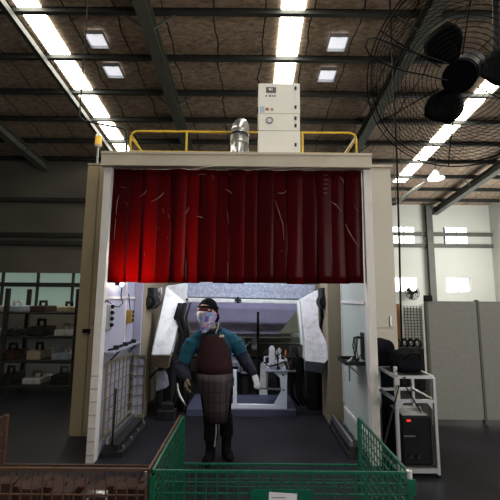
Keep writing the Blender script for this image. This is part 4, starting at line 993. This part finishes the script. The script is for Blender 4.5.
# tall black covered gas trolley between post and trolley
a = at(381, 350, 4.15); c = at(397, 350, 4.15)
cv = thing('covered_cabinet', ((a.x+c.x)/2, 4.2, 0), 'tall black cloth covered cabinet between the booth post and the trolley', 'covered cabinet')
b = MB(); x0_, x1_ = 1.335, 1.62
secs_ = []
for z, g_ in ((0, 0), (.3, .004), (.6, 0), (.9, .003), (1.05, -.002), (1.13, -.012), (1.17, -.045)):
    secs_.append([(x0_-g_, 4.08-g_), (x1_+g_, 4.08-g_), (x1_+g_, 4.40+g_*.3), (x0_-g_, 4.40+g_*.3)] )
rows = []
for (z, g_), sq in zip(((0, 0), (.3, .004), (.6, 0), (.9, .003), (1.05, -.002), (1.13, -.012), (1.17, -.045)), secs_): rows.append([b.b.verts.new((x, y, z)) for x, y in sq])
for A_, B2 in zip(rows, rows[1:]):
    for k in range(4): b.b.faces.new((A_[k], A_[(k+1) % 4], B2[(k+1) % 4], B2[k]))
b.b.faces.new(rows[0][::-1]); b.b.faces.new(rows[-1])
o = b.build('cloth_cover', M['blackcloth'], cv, bevel=.02)

# grey guard panel far right
D = 5.0; a = at(425, 301, D); gp = thing('machine_guard', (a.x+.7, D, 0), 'grey perforated guard panel standing at the right edge beyond the trolley', 'guard panel')
MB().box(a.x+.03, a.x+1.4, D, D+.03, .06, a.z).build('panel_sheet', M['guardpanel'], gp)
for x in (a.x, a.x+.7, a.x+1.4): MB().box(x, x+.03, D-.012, D+.045, 0, a.z+.02).build('panel_post', M['rafter'], gp)
q = at(427, 299, D); MB().box(q.x-.06, q.x+.06, D-.04, D+.0-.013, q.z-.03, q.z+.05).build('latch', M['black'], gp, bevel=.01)
# white mesh fence farther
D = 8.0; a = at(401, 306, D); c = at(426, 306, D)
fn = thing('mesh_fence', (a.x+.3, D, 0), 'pale panel with dark wire mesh seen between the right cabinet and guard panel', 'fence')
MB().box(a.x, c.x+.6, D+.03, D+.05, 0.05, a.z-.03).build('fence_sheet', M['farwall'], fn)
b = MB(); 
for i in range(18): x = a.x+(c.x+.6-a.x)*i/17; b.bar((x, D, .05), (x, D, a.z), .01)
for j in range(24): z = .05+(a.z-.05)*j/23; b.bar((a.x, D+.01, z), (c.x+.6, D+.01, z), .01)
b.build('wire_mesh', M['darksteel'], fn)
for x in (a.x, c.x-.08, c.x+.6): MB().box(x-.025, x+.025, D-.02, D+.028, 0, a.z+.04).build('fence_post', M['postwhite'], fn)
# orange brown column cabinet
D = 8.6; a = at(396, 304, D); c = at(402.5, 304, D)
cc = thing('tool_locker', (a.x, D, 0), 'orange brown locker standing behind the right cabinet', 'locker')
MB().box(a.x-.3, c.x, D, D+.4, .05, a.z).build('locker_body', M['orangebrown'], cc, bevel=.01)
MB().box(a.x-.28, c.x-.02, D-.012, D-.0005, .1, a.z-.05).build('locker_door', M['orangebrown'], cc, bevel=.004); MB().box(a.x-.3, c.x, D, D+.4, 0, .05).build('locker_base', M['black'], cc)
# dark stacked stuff below the fence
D = 6.8; a = at(399, 341, D); c = at(424, 341, D)
dk = thing('parts_rack', ((a.x+c.x)/2, D, 0), 'dark parts rack with coiled hoses in front of the mesh fence', 'rack')
MB().box(a.x, c.x, D, D+.4, .0, a.z-.12).build('rack_body', M['darksteel'], dk, bevel=.02)
for k in range(4):
    x = a.x+.07+k*.12; b = MB(); b.tube([(x+.0, D+.2+.12*math.cos(t), a.z-.06+.07*math.sin(t)) for t in [q*math.pi/8 for q in range(16)]], .022, 8, closed=True); b.build('hose_coil', M['black'], dk, smooth=True)
# hanging black hose
D = 7.0; b = MB(); b.tube([Vector((at(396, 130, D).x, D, rz(D)-.02)), at(396.5, 150, D), at(398, 200, D), at(399.5, 250, D), at(400.5, 300, D), at(402, 345, D+.1)], .02, 8)
tag(b.build('air_hose', M['black'], smooth=True), 'long black air hose hanging from the roof beside the right cabinet', 'hose')
# diagonal cable tray far right
b = MB(); pa, pb = at(394, 204, 12), at(424, 183, 15); b.bar(pa, pb, .14, .10)
for q in (pa.lerp(pb, .25), pa.lerp(pb, .05), pa.lerp(pb, .9)): b.bar(q, (q.x, q.y, rz(q.y)-.01), .02)
struct(b.build('trim_41', M['rafter']))
# wall fan far
D = YB-.5; q = at(412.5, 293, D)
wf = thing('wall_fan', q, 'black wall fan mounted on the far wall by the lower bright window', 'fan')
MB().box(q.x-.05, q.x+.05, D+.05, YB, q.z-.05, q.z+.05).build('bracket', M['black'], wf)
b = MB(); 
for rr_ in (.1, .2, .3, .38): b.tube([q+Vector((rr_*math.cos(t), 0, rr_*math.sin(t))) for t in [k*math.pi/10 for k in range(20)]], .016, 6, closed=True)
for k in range(10): b.bar(q, q+Vector((.38*math.cos(k*R(36)), 0, .38*math.sin(k*R(36)))), .016)
b.build('fan_guard', M['black'], wf)
b = MB(); 
for k in range(3):
    t_ = R(120*k+20); d_ = Vector((math.cos(t_), 0, math.sin(t_))); n_ = Vector((-d_.z, 0, d_.x)); b.prism([q+d_*.05-n_*.05+Vector((0, .03, 0)), q+d_*.33-n_*.14+Vector((0, .03, 0)), q+d_*.34+n_*.1+Vector((0, .06, 0)), q+d_*.05+n_*.05+Vector((0, .05, 0))], (0, .012, 0))
b.build('fan_blades', M['black'], wf)
MB().cyl(q+Vector((0, .02, 0)), q+Vector((0, .2, 0)), .09, 14).build('fan_motor', M['black'], wf)

# ------------------------------------------------------------------ big fan in the upper right foreground
fc = at(462, 74, 1.30); ax = (fc-Vector((0, 0, EYE))).normalized()
fu = ax.cross(Vector((0, 0, 1))).normalized(); fv = fu.cross(ax).normalized()
tilt = Quaternion(fv, R(-8)) @ Quaternion(fu, R(6)); ax2 = tilt @ ax; fu = tilt @ fu; fv = tilt @ fv
fan = thing('industrial_fan', fc, 'large black fan with round wire guard hanging in the upper right foreground', 'fan')
RF = .37
def ring(b, r_, off, w=.0018, n=72): b.tube([fc+fu*r_*math.cos(t)+fv*r_*math.sin(t)+ax2*off for t in [2*math.pi*k/n for k in range(n)]], w, 4, closed=True)
b = MB()
for k in range(5, 24): rr_ = RF*k/23; ring(b, rr_, -.07*(1-(rr_/RF)**3), .0013)
b.build('front_guard', M['guardwire'], fan)
b = MB()
for k in range(72):
    t_ = 2*math.pi*k/72; pts = []
    for j in range(7):
        rr_ = RF*(.62+.38*j/6); tt = t_+.9*(j/6); pts.append(fc+fu*rr_*math.cos(tt)+fv*rr_*math.sin(tt)+ax2*(.06+.08*(1-(rr_/RF)**3)))
    b.tube(pts, .0012, 4)
o = b.build('rear_guard', M['guardwire'], fan)
b = MB(); ring(b, RF, 0, .003); ring(b, RF, .06, .0025); b.build('guard_rim', M['guardwire'], fan)
b = MB()
for k in range(6): t_ = k*R(60)+.3; b.tube([fc+fu*RF*u*math.cos(t_)+fv*RF*u*math.sin(t_)-ax2*(.07*(1-u**3)+.002) for u in (.2, .5, .75, .9, 1)], .0025, 5)
b.build('guard_stay', M['guardwire'], fan)
MB().cyl(fc-ax2*.075, fc-ax2*.065, .06, 24).build('guard_badge', M['black'], fan)
MB().cyl(fc-ax2*.03, fc+ax2*.25, .06, 20).build('fan_motor', M['black'], fan)
for k in range(3):
    b = MB(); t_ = R(120*k+60-65); nr, ns = 6, 6; g_ = []
    for i in range(nr+1):
        r_ = .05+.15*i/nr; row = []
        for j in range(ns+1):
            a_ = t_+(j/ns-.5)*(.55+.55*math.sin(math.pi*i/nr)); row.append(b.b.verts.new(fc+fu*r_*math.cos(a_)+fv*r_*math.sin(a_)+ax2*(.03+.035*(j/ns-.5))))
        g_.append(row)
    for i in range(nr):
        for j in range(ns): b.b.faces.new((g_[i][j], g_[i][j+1], g_[i+1][j+1], g_[i+1][j]))
    b.build('fan_blade', M['darksteel'], fan, smooth=True, solid=.003)
mp_ = fc+ax2*.22; b = MB(); b.tube([mp_, mp_+fu*.0+Vector((.12, 0, .06)), Vector((mp_.x+.14, mp_.y, mp_.z+.3)), Vector((mp_.x+.14, mp_.y, rz(mp_.y)-.01))], .016, 8); b.build('hanger_pole', M['black'], fan, smooth=True)
b = MB(); b.tube([fc-ax2*.10+(at(x, y, 1.3)-fc) for x, y in ((452, 60), (437, 55), (418, 49), (398, 41), (384, 35.5), (376, 37), (374, 44), (378, 52), (392, 60), (410, 67), (430, 71), (452, 76))], .0028, 6)
tag(b.build('fan_cable', M['black'], smooth=True), 'thin black cable looped across the front of the large foreground fan', 'cable')

# ------------------------------------------------------------------ left background
D = 6.2; x1_ = at(76, 330, D).x
rk = thing('storage_rack', (x1_-1.2, D, 0), 'dark steel storage rack beyond the left cabinet loaded with machine parts', 'storage rack')
for x in (x1_, x1_-1.2, x1_-2.4):
    for y in (D, D+.6): MB().box(x-.03, x+.03, y-.03, y+.03, 0, 1.75).build('rack_upright', M['darksteel'], rk)
shz = [.15, .55, .95, 1.35]
for z in shz: MB().box(x1_-2.37, x1_-.03, D-.02, D+.62, z-.03, z).build('rack_shelf', M['darksteel'], rk)
mm = ['darksteel', 'spatter', 'greywhite', 'tan', 'darksteel', 'rustpart']
cl_names = ['dark', 'speckled steel', 'pale grey', 'tan', 'dark', 'rusty']
lev = ['bottom', 'second', 'third', 'top']
for li, z in enumerate(shz):
    for i in range(5):
        x = x1_-.28-i*.46; k = (i*2+li) % 6; w_ = random.uniform(.12, .17); hh = random.uniform(.14, .27)
        t = thing('machine_casting', (x, D+.3, z), '%s casting on %s shelf of left rack, %s' % (cl_names[k], lev[li], ['beside its right upright', 'one in from the right end', 'at mid shelf', 'one in from the left end', 'at the left end'][i]), 'casting', 'castings on the left storage rack')
        MB().box(x-w_, x+w_, D+.1, D+.5, z, z+hh*.6).build('casting_body', M[mm[k]], t, bevel=.02)
        MB().tube([(x-w_*.5, D+.3, z+hh*.6), (x-w_*.5, D+.3, z+hh), (x+w_*.5, D+.25, z+hh), (x+w_*.5, D+.25, z+hh*.6)], .025, 8).build('casting_pipe', M[mm[(k+1) % 6]], t, smooth=True)
# brace in the upper left background


# ------------------------------------------------------------------ lights
def area(name, loc, target, sx, sy, power, col):
    l = bpy.data.lights.new(name, 'AREA'); l.shape = 'RECTANGLE'; l.size = sx; l.size_y = sy; l.energy = power; l.color = col
    o = bpy.data.objects.new(name, l); C.objects.link(o); o.location = loc
    o.rotation_euler = (Vector(target)-Vector(loc)).to_track_quat('-Z', 'Y').to_euler(); return o
area('added_front_right_fill', (6.0, -3.2, 3.0), (1.2, 4.0, 2.2), 3.0, 3.0, 290, (1, .95, .88))  # unseen soft light added at front right for the booth face
area('booth_tube_light', (-.15, 4.3, 2.95), (-.15, 5.9, 1.3), 1.8, .12, 34, (.82, .86, 1))
area('added_far_wall_fill', (12.5, 15.0, 3.5), (5, 20.7, 4), 4, 4, 500, (1, .98, .93))  # unseen light added to brighten the far wall
area('added_booth_rear_fill', (0, 5.2, 3.0), (0, 6.3, .6), 1.6, .12, 34, (.85, .88, 1))  # unseen lamp added to lift the white fixture frame
pl_ = bpy.data.lights.new('work_light_glow', 'POINT'); pl_.energy = 1.5; pl_.color = (1, .95, .92); pl_.shadow_soft_size = .03
o = bpy.data.objects.new('work_light_glow', pl_); C.objects.link(o); o.location = lp+Vector((.04, 0, .0))
sp = bpy.data.lights.new('work_light_beam', 'SPOT'); sp.energy = 230; sp.spot_size = R(115); sp.spot_blend = .9; sp.color = (1, .93, .86); sp.shadow_soft_size = .03
o = bpy.data.objects.new('work_light_beam', sp); C.objects.link(o); o.location = lp+Vector((.05, -.0, .0)); o.rotation_euler = (Vector((-1.12, YD+.06, 1.98))-o.location).to_track_quat('-Z', 'Y').to_euler()
w = bpy.data.worlds.new('world'); bpy.context.scene.world = w; w.use_nodes = True
w.node_tree.nodes['Background'].inputs[0].default_value = (.78, .80, .86, 1); w.node_tree.nodes['Background'].inputs[1].default_value = .14

# ------------------------------------------------------------------ camera
cd = bpy.data.cameras.new('camera'); cd.sensor_width = 36; cd.lens = F*36/500; cd.clip_start = .05; cd.clip_end = 200
co = bpy.data.objects.new('camera', cd); C.objects.link(co); co.location = (0, 0, EYE)
fwd = Vector((0, math.cos(PITCH), math.sin(PITCH))); up0 = Vector((0, -math.sin(PITCH), math.cos(PITCH))); rt0 = Vector((1, 0, 0))
# camera axes so that at() and the lens agree
c_, s_ = math.cos(ROLL), math.sin(ROLL)
rtv = rt0*c_+up0*s_; upv = -rt0*s_+up0*c_
co.matrix_world = Matrix(((rtv.x, upv.x, -fwd.x, 0), (rtv.y, upv.y, -fwd.y, 0), (rtv.z, upv.z, -fwd.z, EYE), (0, 0, 0, 1)))
bpy.context.scene.camera = co
vs = bpy.context.scene.view_settings
vs.view_transform = 'Standard'; vs.look = 'None'; vs.exposure = 0.0; vs.gamma = 1; vs.use_curve_mapping = False
